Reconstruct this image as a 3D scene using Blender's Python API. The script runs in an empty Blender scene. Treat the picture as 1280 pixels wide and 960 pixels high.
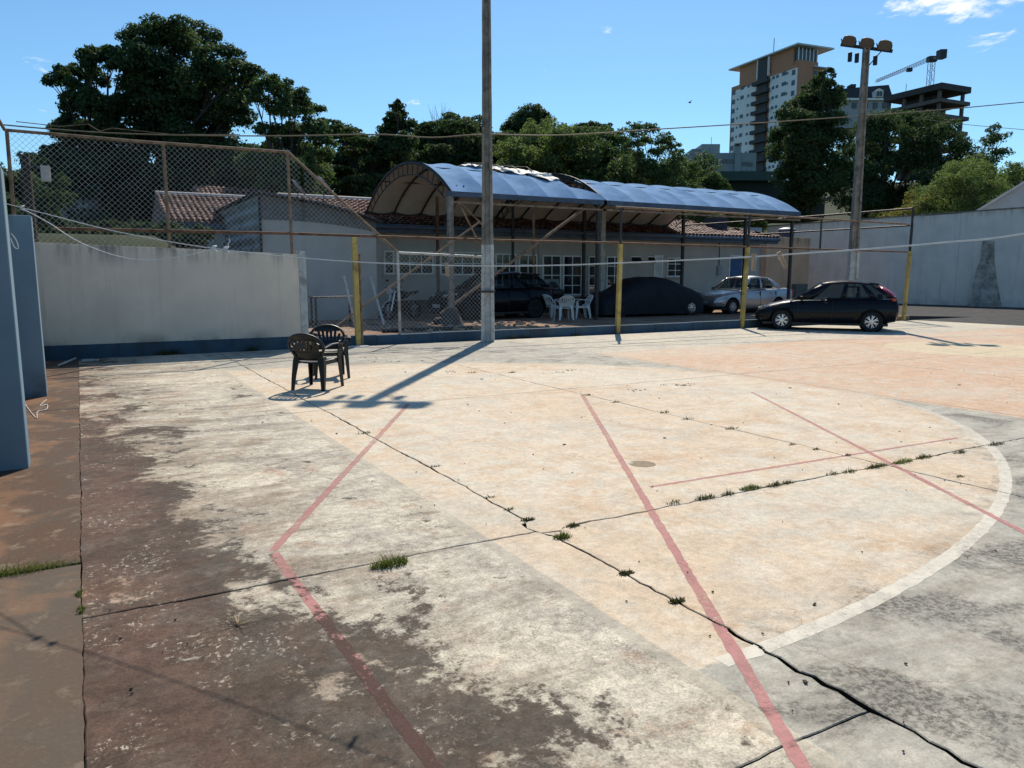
import bpy, bmesh, math, random
import numpy as np
from mathutils import Matrix, Vector
random.seed(7); rng = np.random.default_rng(7)
R = math.radians
S = bpy.context.scene

# ------------------------------------------------------------------ camera, sky, sun, exposure
YAW = R(29.5); CH = 1.6; FPX = 950.0; PITCH = math.atan(135/950.0)
cd = bpy.data.cameras.new('camera'); cam = bpy.data.objects.new('camera', cd)
S.collection.objects.link(cam); S.camera = cam
cam.location = (0, 0, CH); cam.rotation_euler = (R(90)-PITCH, 0, -YAW)
cd.sensor_width = 36; cd.lens = 36*FPX/1280; cd.clip_start = .05; cd.clip_end = 3000
SUN_AZ = math.atan2(.606, .796); SUN_EL = R(46)
W = bpy.data.worlds.new('World'); S.world = W; W.use_nodes = True
sl = bpy.data.lights.new('sun', 'SUN'); sl.energy = 4.3; sl.angle = R(.53); sl.color = (1, .90, .76)
so = bpy.data.objects.new('sun', sl); S.collection.objects.link(so)
so.rotation_euler = Vector((math.sin(SUN_AZ)*math.cos(SUN_EL), math.cos(SUN_AZ)*math.cos(SUN_EL), math.sin(SUN_EL))).to_track_quat('Z', 'Y').to_euler()
SKY = .110
S.view_settings.view_transform = 'Standard'; S.view_settings.look = 'None'
S.view_settings.exposure = .27; S.view_settings.gamma = 1
S.render.engine = 'CYCLES'
S.cycles.max_bounces = 6; S.cycles.transparent_max_bounces = 12

# ------------------------------------------------------------------ photo pixel -> place (court frame: x along the slab rows, y along the columns)
cy_, sy_ = math.cos(YAW), math.sin(YAW)
def ray(u, v):
    x = (u-640)/FPX; y = -(v-480)/FPX
    Y = math.cos(PITCH)+y*math.sin(PITCH); Z = -math.sin(PITCH)+y*math.cos(PITCH)
    return Vector((x*cy_+Y*sy_, -x*sy_+Y*cy_, Z))
def gnd(u, v, z=0.):
    d = ray(u, v); t = (z-CH)/d.z; return Vector((d.x*t, d.y*t, z))
def onb(u, v, b):
    d = ray(u, v); t = b/d.y; return Vector((d.x*t, b, CH+d.z*t))
def ona(u, v, a):
    d = ray(u, v); t = a/d.x; return Vector((a, d.y*t, CH+d.z*t))
def far(u, v, D):            # D = distance along the viewing axis on the ground
    d = ray(u, v); t = D/(d.x*sy_+d.y*cy_); return Vector((d.x*t, d.y*t, CH+d.z*t))
def camxy(X, Y): return Vector((X*cy_+Y*sy_, -X*sy_+Y*cy_, 0))

# ------------------------------------------------------------------ node helpers
class NT:
    def __init__(s, tree): s.t = tree; s.n = tree.nodes; s.l = tree.links
    def new(s, typ, **k):
        n = s.n.new(typ)
        for a, b in k.items(): setattr(n, a, b)
        return n
    def put(s, sock, v):
        if v is None: return
        if isinstance(v, bpy.types.NodeSocket): s.l.new(v, sock)
        else:
            if hasattr(sock.default_value, '__len__') and not hasattr(v, '__len__'): v = (v,)*len(sock.default_value)
            if hasattr(v, '__len__') and len(sock.default_value) == 4 and len(v) == 3: v = tuple(v)+(1,)
            sock.default_value = v
    def m(s, op, a, b=None, c=None, clamp=False):
        n = s.new('ShaderNodeMath', operation=op, use_clamp=clamp)
        for i, v in enumerate((a, b, c)): s.put(n.inputs[i], v)
        return n.outputs[0]
    def add(s, a, b): return s.m('ADD', a, b)
    def sub(s, a, b): return s.m('SUBTRACT', a, b)
    def mul(s, a, b): return s.m('MULTIPLY', a, b)
    def step(s, v, lo, hi, o0=0., o1=1.):
        n = s.new('ShaderNodeMapRange', interpolation_type='SMOOTHSTEP')
        s.put(n.inputs['Value'], v); n.inputs['From Min'].default_value = lo; n.inputs['From Max'].default_value = hi
        n.inputs['To Min'].default_value = o0; n.inputs['To Max'].default_value = o1
        return n.outputs[0]
    def noise(s, vec, scale, detail=4, rough=.55, dist=0., out=0):
        n = s.new('ShaderNodeTexNoise'); s.put(n.inputs['Vector'], vec)
        n.inputs['Scale'].default_value = scale; n.inputs['Detail'].default_value = detail
        n.inputs['Roughness'].default_value = rough; n.inputs['Distortion'].default_value = dist
        return n.outputs[out]
    def mix(s, f, a, b, typ='MIX'):
        n = s.new('ShaderNodeMix', data_type='RGBA', blend_type=typ)
        s.put(n.inputs['Factor'], f); s.put(n.inputs['A'], a) if False else None
        s.put(n.inputs[6], a); s.put(n.inputs[7], b)
        return n.outputs[2]
    def pos(s): return s.new('ShaderNodeNewGeometry').outputs['Position']
    def obj(s): return s.new('ShaderNodeTexCoord').outputs['Object']
    def sep(s, v):
        n = s.new('ShaderNodeSeparateXYZ'); s.put(n.inputs[0], v); return n.outputs
    def comb(s, x, y, z):
        n = s.new('ShaderNodeCombineXYZ')
        for i, v in enumerate((x, y, z)): s.put(n.inputs[i], v)
        return n.outputs[0]
    def scalev(s, v, sc):
        n = s.new('ShaderNodeMapping'); s.put(n.inputs[0], v); n.inputs['Scale'].default_value = sc; return n.outputs[0]
    def bump(s, h, st=.3, d=.01):
        n = s.new('ShaderNodeBump'); n.inputs['Strength'].default_value = st; n.inputs['Distance'].default_value = d
        s.put(n.inputs['Height'], h); return n.outputs[0]
def newmat(name):
    m = bpy.data.materials.new(name); m.use_nodes = True; t = NT(m.node_tree)
    return m, t, t.n['Principled BSDF']
MATS = {}
def mat(name, col, rough=.6, metal=0., var=.15, scale=3., bump=0., coat=0., dirt=None, dirt_amt=.5, spec=.5, trans=0.):
    """plain painted / cast material with tonal variation, optional blotchy dirt and relief"""
    if name in MATS: return MATS[name]
    m, t, p = newmat(name); v = t.obj()
    n = t.noise(v, scale, 6, .6)
    c = t.mix(t.step(n, .3, .7), tuple(x*(1-var) for x in col), tuple(min(1, x*(1+var)) for x in col))
    if dirt:
        d = t.noise(v, scale*.6, 8, .68, .6)
        c = t.mix(t.mul(t.step(d, .5, .66), dirt_amt), c, dirt)
    t.put(p.inputs['Base Color'], c); p.inputs['Metallic'].default_value = metal
    t.put(p.inputs['Roughness'], t.step(n, .2, .8, max(.02, rough-.08), min(1, rough+.08)))
    p.inputs['Coat Weight'].default_value = coat; p.inputs['Coat Roughness'].default_value = .05
    p.inputs['Specular IOR Level'].default_value = spec
    if bump: t.put(p.inputs['Normal'], t.bump(t.noise(v, scale*12, 5, .6), .5, bump))
    MATS[name] = m; return m
def glassmat(name, tint=(.02, .025, .03), tr=.0, rough=.04):
    if name in MATS: return MATS[name]
    m, t, p = newmat(name)
    t.put(p.inputs['Base Color'], tint); p.inputs['Roughness'].default_value = rough
    if tr:
        out = t.n['Material Output']; tb = t.new('ShaderNodeBsdfTransparent'); tb.inputs[0].default_value = (.72, .8, .8, 1)
        mx = t.new('ShaderNodeMixShader'); mx.inputs[0].default_value = tr
        t.l.new(p.outputs[0], mx.inputs[1]); t.l.new(tb.outputs[0], mx.inputs[2]); t.l.new(mx.outputs[0], out.inputs[0])
    MATS[name] = m; return m

# ------------------------------------------------------------------ world nodes
wt = NT(W.node_tree); bg = wt.n['Background']
sk = wt.new('ShaderNodeTexSky', sky_type='NISHITA', sun_disc=False)
sk.sun_elevation = SUN_EL; sk.sun_rotation = SUN_AZ; sk.altitude = 500; sk.air_density = 1.0; sk.dust_density = .3; sk.ozone_density = 2.2
gd = wt.new('ShaderNodeTexCoord').outputs['Generated']
gx, gy, gz = wt.sep(gd)
zc = wt.m('MAXIMUM', gz, .05)
cu, cv = wt.m('DIVIDE', gx, zc), wt.m('DIVIDE', gy, zc)
# thin streaky clouds: a few wisps over the whole sky, a bank where the photograph has one
rot = math.atan2(cy_, -sy_)
along = wt.add(wt.mul(cu, cy_), wt.mul(cv, -sy_)); deep = wt.add(wt.mul(cu, sy_), wt.mul(cv, cy_))
cn = wt.noise(wt.comb(wt.mul(along, 1.0), wt.mul(deep, .75), .3), 4.2, 9, .62, .35)
big = wt.noise(wt.comb(along, deep, 4.), .55, 3, .5)
def bank(u, v, ra, rd):
    d = ray(u, v); px, py = d.x/d.z, d.y/d.z
    a0 = px*cy_-py*sy_; d0 = px*sy_+py*cy_
    e = wt.add(wt.m('POWER', wt.m('DIVIDE', wt.sub(along, a0), ra), 2.), wt.m('POWER', wt.m('DIVIDE', wt.sub(deep, d0), rd), 2.))
    return wt.step(e, 0., 1., 1., 0.)
bk = wt.m('MAXIMUM', bank(1215, -4, .62, .42), wt.mul(bank(700, -12, .16, .12), .7))
bk = wt.m('MAXIMUM', bk, wt.mul(bank(1240, 50, .3, .3), .35))
dens = wt.step(wt.add(wt.add(wt.sub(cn, .03), wt.mul(bk, .24)), wt.mul(wt.sub(big, .5), .25)), .63, .80)
skc = wt.mix(1., sk.outputs[0], (.65, .91, 1.0), 'MULTIPLY')
col = wt.mix(wt.mul(dens, .85), skc, (9, 9, 9))
wt.put(bg.inputs[0], col); bg.inputs[1].default_value = SKY

# ------------------------------------------------------------------ object helpers
C = S.collection.objects
def tag(o, label=None, cat=None, group=None, kind=None):
    if label: o['label'] = label
    if cat: o['category'] = cat
    if group: o['group'] = group
    if kind: o['kind'] = kind
    return o
ROOTM = {}
def thing(name, label, cat, loc=(0, 0, 0), rz=0, group=None, kind=None):
    o = bpy.data.objects.new(name, None); C.link(o); o.location = loc; o.rotation_euler = (0, 0, rz)
    o.empty_display_size = .2
    ROOTM[o] = Matrix.Translation(Vector(loc)) @ Matrix.Rotation(rz, 4, 'Z')
    return tag(o, label, cat, group, kind)
def dup(o, loc, rz=None, parent=None, **tags):
    c = o.copy(); C.link(c)
    if parent is None: c.location = loc; ROOTM[c] = None
    else: c.parent = parent
    if rz is not None: c.rotation_euler = (0, 0, rz)
    for ch in o.children: dup(ch, None, None, c)
    if tags: tag(c, **tags)
    return c
class MB:
    def __init__(s): s.v = []; s.f = []
    def quad(s, *p):
        i = len(s.v); s.v += [tuple(q) for q in p]; s.f.append(tuple(range(i, i+len(p)))); return s
    def box(s, x0, x1, y0, y1, z0, z1):
        i = len(s.v)
        s.v += [(x, y, z) for z in (z0, z1) for y in (y0, y1) for x in (x0, x1)]
        s.f += [tuple(i+k for k in q) for q in ((0, 2, 3, 1), (4, 5, 7, 6), (0, 1, 5, 4), (2, 6, 7, 3), (0, 4, 6, 2), (1, 3, 7, 5))]
        return s
    def obox(s, c, ax, ay, az):
        c, ax, ay, az = map(Vector, (c, ax, ay, az)); i = len(s.v)
        for k in (-1, 1):
            for j in (-1, 1):
                for h in (-1, 1): s.v.append(tuple(c+ax*h+ay*j+az*k))
        s.f += [tuple(i+k for k in q) for q in ((0, 2, 3, 1), (4, 5, 7, 6), (0, 1, 5, 4), (2, 6, 7, 3), (0, 4, 6, 2), (1, 3, 7, 5))]
        return s
    def bar(s, p, q, w, h, up=(0, 0, 1)):
        p, q = Vector(p), Vector(q); d = (q-p); L = d.length; d.normalize()
        sd = d.cross(Vector(up)); sd = sd.normalized() if sd.length > 1e-4 else Vector((1, 0, 0)); u2 = sd.cross(d)
        return s.obox((p+q)/2, d*L/2, sd*w/2, u2*h/2)
    def tube(s, pts, r, n=8, cap=True):
        pts = [Vector(p) for p in pts]; rs = r if hasattr(r, '__len__') else [r]*len(pts)
        base = len(s.v); pu = None
        for i, p in enumerate(pts):
            d = (pts[min(i+1, len(pts)-1)]-pts[max(i-1, 0)]).normalized()
            if pu is None:
                pu = d.cross(Vector((0, 0, 1)))
                if pu.length < .05: pu = d.cross(Vector((1, 0, 0)))
            pu = (pu-d*pu.dot(d)).normalized(); w = d.cross(pu)
            for k in range(n):
                a = 2*math.pi*k/n; s.v.append(tuple(p+(pu*math.cos(a)+w*math.sin(a))*rs[i]))
        for i in range(len(pts)-1):
            for k in range(n):
                a, b = base+i*n+k, base+i*n+(k+1) % n; s.f.append((a, b, b+n, a+n))
        if cap:
            s.f.append(tuple(base+k for k in reversed(range(n)))); e = base+(len(pts)-1)*n
            s.f.append(tuple(e+k for k in range(n)))
        return s
    def prism(s, poly, off):     # poly: list of 3d points, extruded by off
        i = len(s.v); n = len(poly); off = Vector(off)
        s.v += [tuple(p) for p in poly]+[tuple(Vector(p)+off) for p in poly]
        s.f.append(tuple(reversed(range(i, i+n)))); s.f.append(tuple(range(i+n, i+2*n)))
        for k in range(n):
            a, b = i+k, i+(k+1) % n; s.f.append((a, b, b+n, a+n))
        return s
    def lathe(s, prof, c=(0, 0, 0), axis='z', n=20):
        base = len(s.v); c = Vector(c)
        for r, h in prof:
            for k in range(n):
                a = 2*math.pi*k/n; x, y = r*math.cos(a), r*math.sin(a)
                q = (x, y, h) if axis == 'z' else ((x, h, y) if axis == 'y' else (h, x, y))
                s.v.append(tuple(c+Vector(q)))
        for i in range(len(prof)-1):
            for k in range(n):
                a, b = base+i*n+k, base+i*n+(k+1) % n; s.f.append((a, b, b+n, a+n))
        return s
    def grid(s, P):              # P[i][j] points
        base = len(s.v); m = len(P[0])
        for r in P: s.v += [tuple(p) for p in r]
        for i in range(len(P)-1):
            for j in range(m-1):
                a = base+i*m+j; s.f.append((a, a+1, a+m+1, a+m))
        return s
    def mesh(s, name, inv=None, smooth=False, fix=True):
        me = bpy.data.meshes.new(name)
        vs = s.v if inv is None else [tuple(inv @ Vector(p)) for p in s.v]
        me.from_pydata(vs, [], s.f)
        if fix:
            bm = bmesh.new(); bm.from_mesh(me); bmesh.ops.recalc_face_normals(bm, faces=bm.faces); bm.to_mesh(me); bm.free()
        if smooth:
            me.polygons.foreach_set('use_smooth', [True]*len(me.polygons))
            if smooth is not True: me.set_sharp_from_angle(angle=R(smooth))
        return me
    def build(s, name, m, parent=None, smooth=False, world=True, fix=True, kind=None, bev=0, label=None):
        inv = ROOTM[parent].inverted() if (parent is not None and world) else None
        me = s.mesh(name, inv, smooth, fix); me.materials.append(m)
        o = bpy.data.objects.new(name, me); C.link(o)
        if parent is not None: o.parent = parent; ROOTM[o] = ROOTM[parent]
        if bev:
            b = o.modifiers.new('bevel', 'BEVEL'); b.width = bev; b.segments = 2; b.limit_method = 'ANGLE'
        if kind: o['kind'] = kind
        if label: o['label'] = label
        return o
def sstep(x, a, b):
    t = np.clip((np.asarray(x, float)-a)/(b-a), 0, 1); return t*t*(3-2*t)

# ------------------------------------------------------------------ shared materials
def stain_nodes(t):
    """algae and dirt crust of the old concrete: same place-based mask for slab and paint"""
    P = t.pos(); x, y, z = t.sep(P)
    wob = t.noise(P, .9, 3, .5)
    n1 = t.noise(P, 1.35, 10, .66, .55); n2 = t.noise(t.scalev(P, (1, 1, 1)), 9., 8, .7, .3)
    n3 = t.noise(P, 38., 5, .7, .2)
    nn = t.add(t.add(t.mul(n1, .60), t.mul(n2, .27)), t.mul(n3, .13))
    xw = t.add(x, t.mul(t.sub(wob, .5), .9))
    # crust along the court's outer edge, wider in the slabs nearest to this end
    edge = t.step(xw, -.1, 1.15, 1., 0.)
    nearb = t.step(y, 3.0, 4.4, 1., 0.)
    edge2 = t.mul(t.step(xw, .9, 1.9, 1., 0.), nearb)
    far_ = t.step(y, 7., 11., 1., .35)
    b1 = t.mul(t.add(t.mul(edge, .17), t.mul(edge2, .085)), far_)
    inl = t.step(x, 1.9, 2.06, 1., 0.)
    ou = t.mul(t.step(x, 2.3, 2.6), t.step(y, 2.2, 4.6, 1., 0.))
    lowb = t.mul(ou, .05)
    bias = t.add(t.add(t.mul(b1, 1.), lowb), t.mul(inl, .015))
    st = t.step(t.add(nn, bias), .562, .612)
    return P, x, y, st, n1, n2, wob

def court_material():
    m, t, p = newmat('worn_concrete')
    P, x, y, st, n1, n2, wob = stain_nodes(t)
    fine = t.noise(P, 55., 4, .7); mid = t.noise(P, 4.5, 7, .62, .3); low = t.noise(P, .45, 4, .55)
    # bare concrete
    c = t.mix(t.step(mid, .33, .68), (.36, .33, .275), (.53, .485, .39))
    c = t.mix(t.mul(t.step(low, .42, .62), .5), c, (.60, .53, .39))
    # grey-green bare strip outside the goal area
    jit = t.mul(t.sub(n2, .5), .035); xw_ = t.add(x, t.mul(t.sub(wob, .5), .9))
    ell = t.add(t.m('POWER', t.m('DIVIDE', t.sub(x, 2.08), 7.42), 2.), t.m('POWER', t.m('DIVIDE', t.sub(y, 7.88), 5.72), 2.))
    ell = t.add(t.m('SQRT', ell), t.mul(jit, .3))
    inside = t.mul(t.step(ell, .996, 1.0, 1., 0.), t.step(t.add(x, jit), 2.08, 2.10))
    right = t.step(t.add(x, jit), 2.09, 2.11)
    greyz = t.mul(right, t.step(x, 9.2, 9.24, 1., 0.))
    c = t.mix(t.mul(greyz, .85), c, t.mix(t.step(mid, .3, .7), (.305, .30, .26), (.44, .42, .355)))
    # peach paint of the goal area and salmon paint of the playing field
    wear = t.step(t.add(t.mul(mid, .6), t.mul(low, .4)), .40, .62)
    peach = t.mix(wear, (.575, .45, .315), (.59, .535, .43))
    rust = t.mul(t.step(t.noise(P, 1.1, 10, .78, .8), .51, .66), .7)
    peach = t.mix(rust, peach, (.50, .31, .17))
    peach = t.mix(t.mul(t.step(t.noise(P, .7, 6, .65, .5), .50, .66), .55), peach, (.46, .43, .36))
    c = t.mix(inside, c, peach)
    field = t.mul(t.step(t.add(x, jit), 9.22, 9.26), t.step(t.add(y, jit), 12.85, 12.9, 1., 0.))
    salmon = t.mix(wear, (.55, .345, .215), (.53, .44, .34))
    c = t.mix(t.mul(field, .92), c, salmon)
    cc = t.m('SQRT', t.add(t.m('POWER', t.sub(x, 17.2), 2.), t.m('POWER', t.sub(y, 9.6), 2.)))
    c = t.mix(t.mul(t.step(cc, 1.75, 1.8, 1., 0.), .7), c, (.58, .50, .32))
    # old red paint strip along the edge
    red = t.mul(t.step(t.add(x, t.mul(t.sub(wob, .5), .5)), .05, .5, 1., 0.), t.step(t.noise(P, 2.2, 6, .6), .45, .6))
    c = t.mix(t.mul(red, .7), c, (.27, .11, .075))
    rp = t.mul(t.step(t.noise(t.scalev(P, (1, .5, 1)), 1.0, 5, .6), .62, .68), t.step(x, 1.5, 1.9, 1., 0.))
    c = t.mix(t.mul(rp, .45), c, (.30, .12, .07))
    # sand grain
    c = t.mix(t.step(fine, .25, .75, .0, .30), c, t.mix(.5, c, (.72, .65, .53)))
    # soft brown film under the crust, drawn out in streaks
    strk = t.noise(t.scalev(P, (.55, 1.9, 1)), 1.5, 9, .72, .5)
    inner0 = t.step(ell, .93, 1.02, .0, 1.)
    leftz0 = t.step(x, 2.0, 2.06, 1., 0.)
    fb = t.mul(t.step(xw_, .2, 1.9, 1., 0.), .10)
    film = t.mul(t.step(t.add(strk, fb), .46, .66), t.m('MAXIMUM', t.mul(leftz0, .72), t.mul(t.mul(greyz, inner0), .45)))
    c = t.mix(film, c, t.mix(t.step(n1, .4, .6), (.215, .155, .105), (.19, .165, .135)))
    c = t.mix(t.mul(t.mul(t.step(t.noise(P, 2.9, 8, .72, .4), .55, .68), leftz0), .5), c, (.31, .17, .09))
    # black-brown crust
    crust = t.mix(t.step(mid, .35, .65), (.062, .038, .025), (.052, .044, .036))
    crust = t.mix(t.mul(t.step(x, .1, .7, 1., 0.), .6), crust, (.115, .055, .038))
    crust = t.mix(t.mul(t.step(t.noise(P, 3.1, 9, .72, .4), .50, .64), .55), crust, (.14, .118, .095))
    crust = t.mix(t.mul(t.step(t.noise(P, .95, 8, .7, .6), .44, .60), .75), crust, (.040, .024, .016))
    crust = t.mix(t.mul(t.step(fine, .58, .75), .30), crust, (.2, .16, .125))
    lowb_ = t.mul(t.mul(t.step(x, 2.3, 2.6), t.step(y, 2.2, 4.6, 1., 0.)), .06)
    inner = t.step(ell, .93, 1.02, .0, 1.)
    leftz = t.step(x, 2.0, 2.06, 1., 0.)
    amt = t.mul(st, leftz)
    c = t.mix(t.mul(amt, .93), c, crust)
    spk = t.step(t.noise(P, 34., 7, .75), .42, .58)
    gst_ = t.mul(t.mul(t.mul(greyz, inner), t.step(t.add(t.add(t.mul(n1, .75), t.mul(n2, .25)), lowb_), .51, .63)), t.add(t.mul(spk, .6), .25))
    c = t.mix(gst_, c, (.065, .062, .055))
    # thin halo of grey film round the crust
    # pale flakes in the crust
    fl = t.mul(t.step(t.noise(P, 30., 7, .75, .4), .555, .60), t.mul(leftz, t.step(t.noise(P, 1.7, 7, .7), .50, .60)))
    fl = t.m('MAXIMUM', fl, t.mul(t.step(t.noise(P, 8., 9, .78, .5), .605, .645), t.mul(leftz, t.step(t.noise(P, .9, 4, .6), .45, .56))))
    c = t.mix(t.mul(fl, .75), c, (.52, .47, .39))
    # dark dirt specks and streaks inside painted areas
    sp = t.step(t.noise(t.scalev(P, (1.5, .8, 1)), 9., 12, .84, .5), .575, .67)
    c = t.mix(t.mul(sp, .45), c, (.13, .095, .065))
    # ageing cracks
    vr = t.new('ShaderNodeTexVoronoi', feature='DISTANCE_TO_EDGE'); vr.inputs['Scale'].default_value = 1.1
    wv = t.new('ShaderNodeVectorMath', operation='ADD'); t.put(wv.inputs[0], P)
    nv = t.noise(P, 2.5, 6, .6, 0, 1); sc = t.new('ShaderNodeVectorMath', operation='SCALE'); t.put(sc.inputs[0], nv); sc.inputs[3].default_value = .45
    t.l.new(sc.outputs[0], wv.inputs[1]); t.l.new(wv.outputs[0], vr.inputs[0])
    ck = t.mul(t.step(vr.outputs['Distance'], 0., .006, 1., 0.), t.step(t.noise(P, .8, 2, .5), .56, .62))
    c = t.mix(t.mul(ck, .55), c, (.16, .10, .06))
    vs = t.new('ShaderNodeTexVoronoi', feature='DISTANCE_TO_EDGE'); vs.inputs['Scale'].default_value = 13.
    t.l.new(wv.outputs[0], vs.inputs[0])
    ck2 = t.mul(t.step(vs.outputs['Distance'], 0., .05, 1., 0.), t.mul(leftz, t.step(t.noise(P, 1.7, 3, .5), .50, .60)))
    c = t.mix(t.mul(ck2, .45), c, (.12, .09, .065))
    c = t.mix(t.step(t.noise(P, 140., 2, .5), .58, .75, 0., .3), c, (.12, .10, .08))
    g1 = t.step(t.noise(P, 85., 6, .8), .39, .61); g2 = t.step(t.noise(P, 19., 9, .76, .2), .37, .63); g3 = t.step(t.noise(P, 3.7, 9, .72, .3), .36, .64)
    gr = t.add(t.add(t.mul(g1, .24), t.mul(g2, .24)), t.add(t.mul(g3, .16), .70))
    gr2 = t.add(t.mul(t.sub(gr, 1.), t.m('MAXIMUM', t.mul(leftz, 1.9), 1.)), 1.)
    c = t.mix(1., c, t.comb(gr2, gr2, gr2), 'MULTIPLY')
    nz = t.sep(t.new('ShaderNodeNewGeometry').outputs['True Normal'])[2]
    c = t.mix(t.step(t.m('ABSOLUTE', nz), .3, .6, 1., 0.), c, (.03, .022, .016))      # steep side faces coloured dark brown so the joint gaps read dark
    t.put(p.inputs['Base Color'], c); p.inputs['Roughness'].default_value = .85; p.inputs['Specular IOR Level'].default_value = .25
    h = t.add(t.mul(fine, .5), t.add(t.mul(mid, .8), t.mul(st, -.35)))
    t.put(p.inputs['Normal'], t.bump(h, .45, .006))
    return m
def paint_material(name, col, dark, cover, fade=.5):
    m, t, p = newmat(name); P, x, y, st, n1, n2, wob = stain_nodes(t)
    w = t.noise(P, 30., 10, .82, .2); w2 = t.noise(P, 2.1, 4, .6)
    leftz = t.step(x, 2.0, 2.2, 1., .15)
    c = t.mix(t.mul(st, t.mul(leftz, .95)), t.mix(t.step(n2, .35, .65), col, tuple(v*.82 for v in col)), dark)
    c = t.mix(t.mul(t.step(w, .56, .66), .4), c, tuple(min(1, v*1.25+.06) for v in col))
    a = t.step(t.add(t.mul(w, .7), t.mul(w2, .3)), cover-.09, cover+.09, 1., .12)
    t.put(p.inputs['Base Color'], c); p.inputs['Roughness'].default_value = .8; p.inputs['Specular IOR Level'].default_value = .25
    tb = t.new('ShaderNodeBsdfTransparent'); mx = t.new('ShaderNodeMixShader')
    t.put(mx.inputs[0], t.mul(a, t.step(y, 2., 8., .9, fade))); t.l.new(tb.outputs[0], mx.inputs[1]); t.l.new(p.outputs[0], mx.inputs[2]); t.l.new(mx.outputs[0], t.n['Material Output'].inputs[0])
    return m
def soil_material(name, stops, scale=1.2, bumpd=.02):
    m, t, p = newmat(name); P = t.pos()
    n = t.noise(P, scale, 9, .65, .4); f = t.noise(P, scale*25, 5, .7)
    r = t.new('ShaderNodeValToRGB'); cr = r.color_ramp
    for i, (q, c) in enumerate(stops):
        e = cr.elements[i] if i < 2 else cr.elements.new(q)
        e.position = q; e.color = (*c, 1)
    t.put(r.inputs[0], n)
    c = t.mix(t.step(f, .3, .7, 0., .5), r.outputs[0], t.mix(.5, r.outputs[0], (.02, .015, .01)))
    t.put(p.inputs['Base Color'], c); p.inputs['Roughness'].default_value = .95; p.inputs['Specular IOR Level'].default_value = .2
    t.put(p.inputs['Normal'], t.bump(t.add(n, t.mul(f, .4)), .6, bumpd))
    return m
def strip_material():
    """margin beside the court: damp red earth over concrete"""
    m, t, p = newmat('earthy_concrete'); P = t.pos(); x, y, z = t.sep(P)
    n = t.noise(P, 1.6, 9, .66, .5); f = t.noise(P, 45., 5, .7); n3 = t.noise(P, 5., 8, .7, .3)
    c = t.mix(t.step(n, .38, .62), (.105, .062, .042), (.085, .07, .055))
    c = t.mix(t.mul(t.step(t.add(n, t.mul(t.step(x, -.6, -.2, 1., 0.), .1)), .52, .68), .8), c, (.23, .115, .06))
    c = t.mix(t.mul(t.step(n3, .55, .66), .6), c, (.27, .21, .15))
    c = t.mix(t.mul(t.step(f, .5, .75), .4), c, (.2, .15, .11))
    c = t.mix(t.step(y, 4.75, 4.85, .35, 0.), c, (.14, .12, .095))
    t.put(p.inputs['Base Color'], c); p.inputs['Roughness'].default_value = .9; p.inputs['Specular IOR Level'].default_value = .25
    t.put(p.inputs['Normal'], t.bump(t.add(t.mul(f, .5), n3), .5, .008))
    return m
def wall_material(name, col, z0, z1, dark=(.08, .075, .065), streak=.5, grime=.6, tint=None):
    """rendered wall with rain streaks falling from the top and damp rising from the foot"""
    if name in MATS: return MATS[name]
    m, t, p = newmat(name); P = t.pos(); x, y, z = t.sep(P)
    n = t.noise(P, 1.1, 7, .6); f = t.noise(P, 30., 4, .6)
    c = t.mix(t.step(n, .3, .7), tuple(v*.84 for v in col), col)
    if tint: c = t.mix(t.mul(t.step(t.noise(P, .5, 4, .6), .42, .62), .6), c, tint)
    stv = t.noise(t.comb(t.mul(x, 3.2), t.mul(y, 3.2), t.mul(z, .22)), 1., 8, .7, .25)
    c = t.mix(t.mul(t.step(stv, .52, .70), streak*.5), c, tuple(v*.55 for v in col))
    top = t.mul(t.step(z, z1-.45, z1+.02), t.step(t.add(t.mul(stv, .6), t.mul(n, .4)), .44, .6))
    c = t.mix(t.mul(top, grime), c, dark)
    foot = t.mul(t.step(z, z0, z0+.5, 1., 0.), t.step(n, .42, .62))
    c = t.mix(t.mul(foot, grime), c, tuple(v*1.3 for v in dark))
    t.put(p.inputs['Base Color'], c); p.inputs['Roughness'].default_value = .85; p.inputs['Specular IOR Level'].default_value = .3
    t.put(p.inputs['Normal'], t.bump(t.add(t.mul(f, .4), n), .35, .006))
    MATS[name] = m; return m
def leaf_material(name, cols, translu=.35):
    m, t, p = newmat(name)
    g = t.new('ShaderNodeNewGeometry'); r = t.new('ShaderNodeValToRGB')
    for i, c in enumerate(cols):
        e = r.color_ramp.elements[i] if i < 2 else r.color_ramp.elements.new(.5)
        e.position = i/(len(cols)-1); e.color = (*c, 1)
    n = t.noise(g.outputs['Position'], .35, 3, .5)
    t.put(r.inputs[0], t.add(t.mul(g.outputs['Random Per Island'], .55), t.mul(n, .45)))
    t.put(p.inputs['Base Color'], r.outputs[0]); p.inputs['Roughness'].default_value = .7; p.inputs['Specular IOR Level'].default_value = .18
    tr = t.new('ShaderNodeBsdfTranslucent'); t.put(tr.inputs[0], t.mix(1., r.outputs[0], (1.05, 1.2, .7), 'MULTIPLY'))
    mx = t.new('ShaderNodeMixShader'); mx.inputs[0].default_value = translu
    t.l.new(p.outputs[0], mx.inputs[1]); t.l.new(tr.outputs[0], mx.inputs[2]); t.l.new(mx.outputs[0], t.n['Material Output'].inputs[0])
    return m
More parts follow.
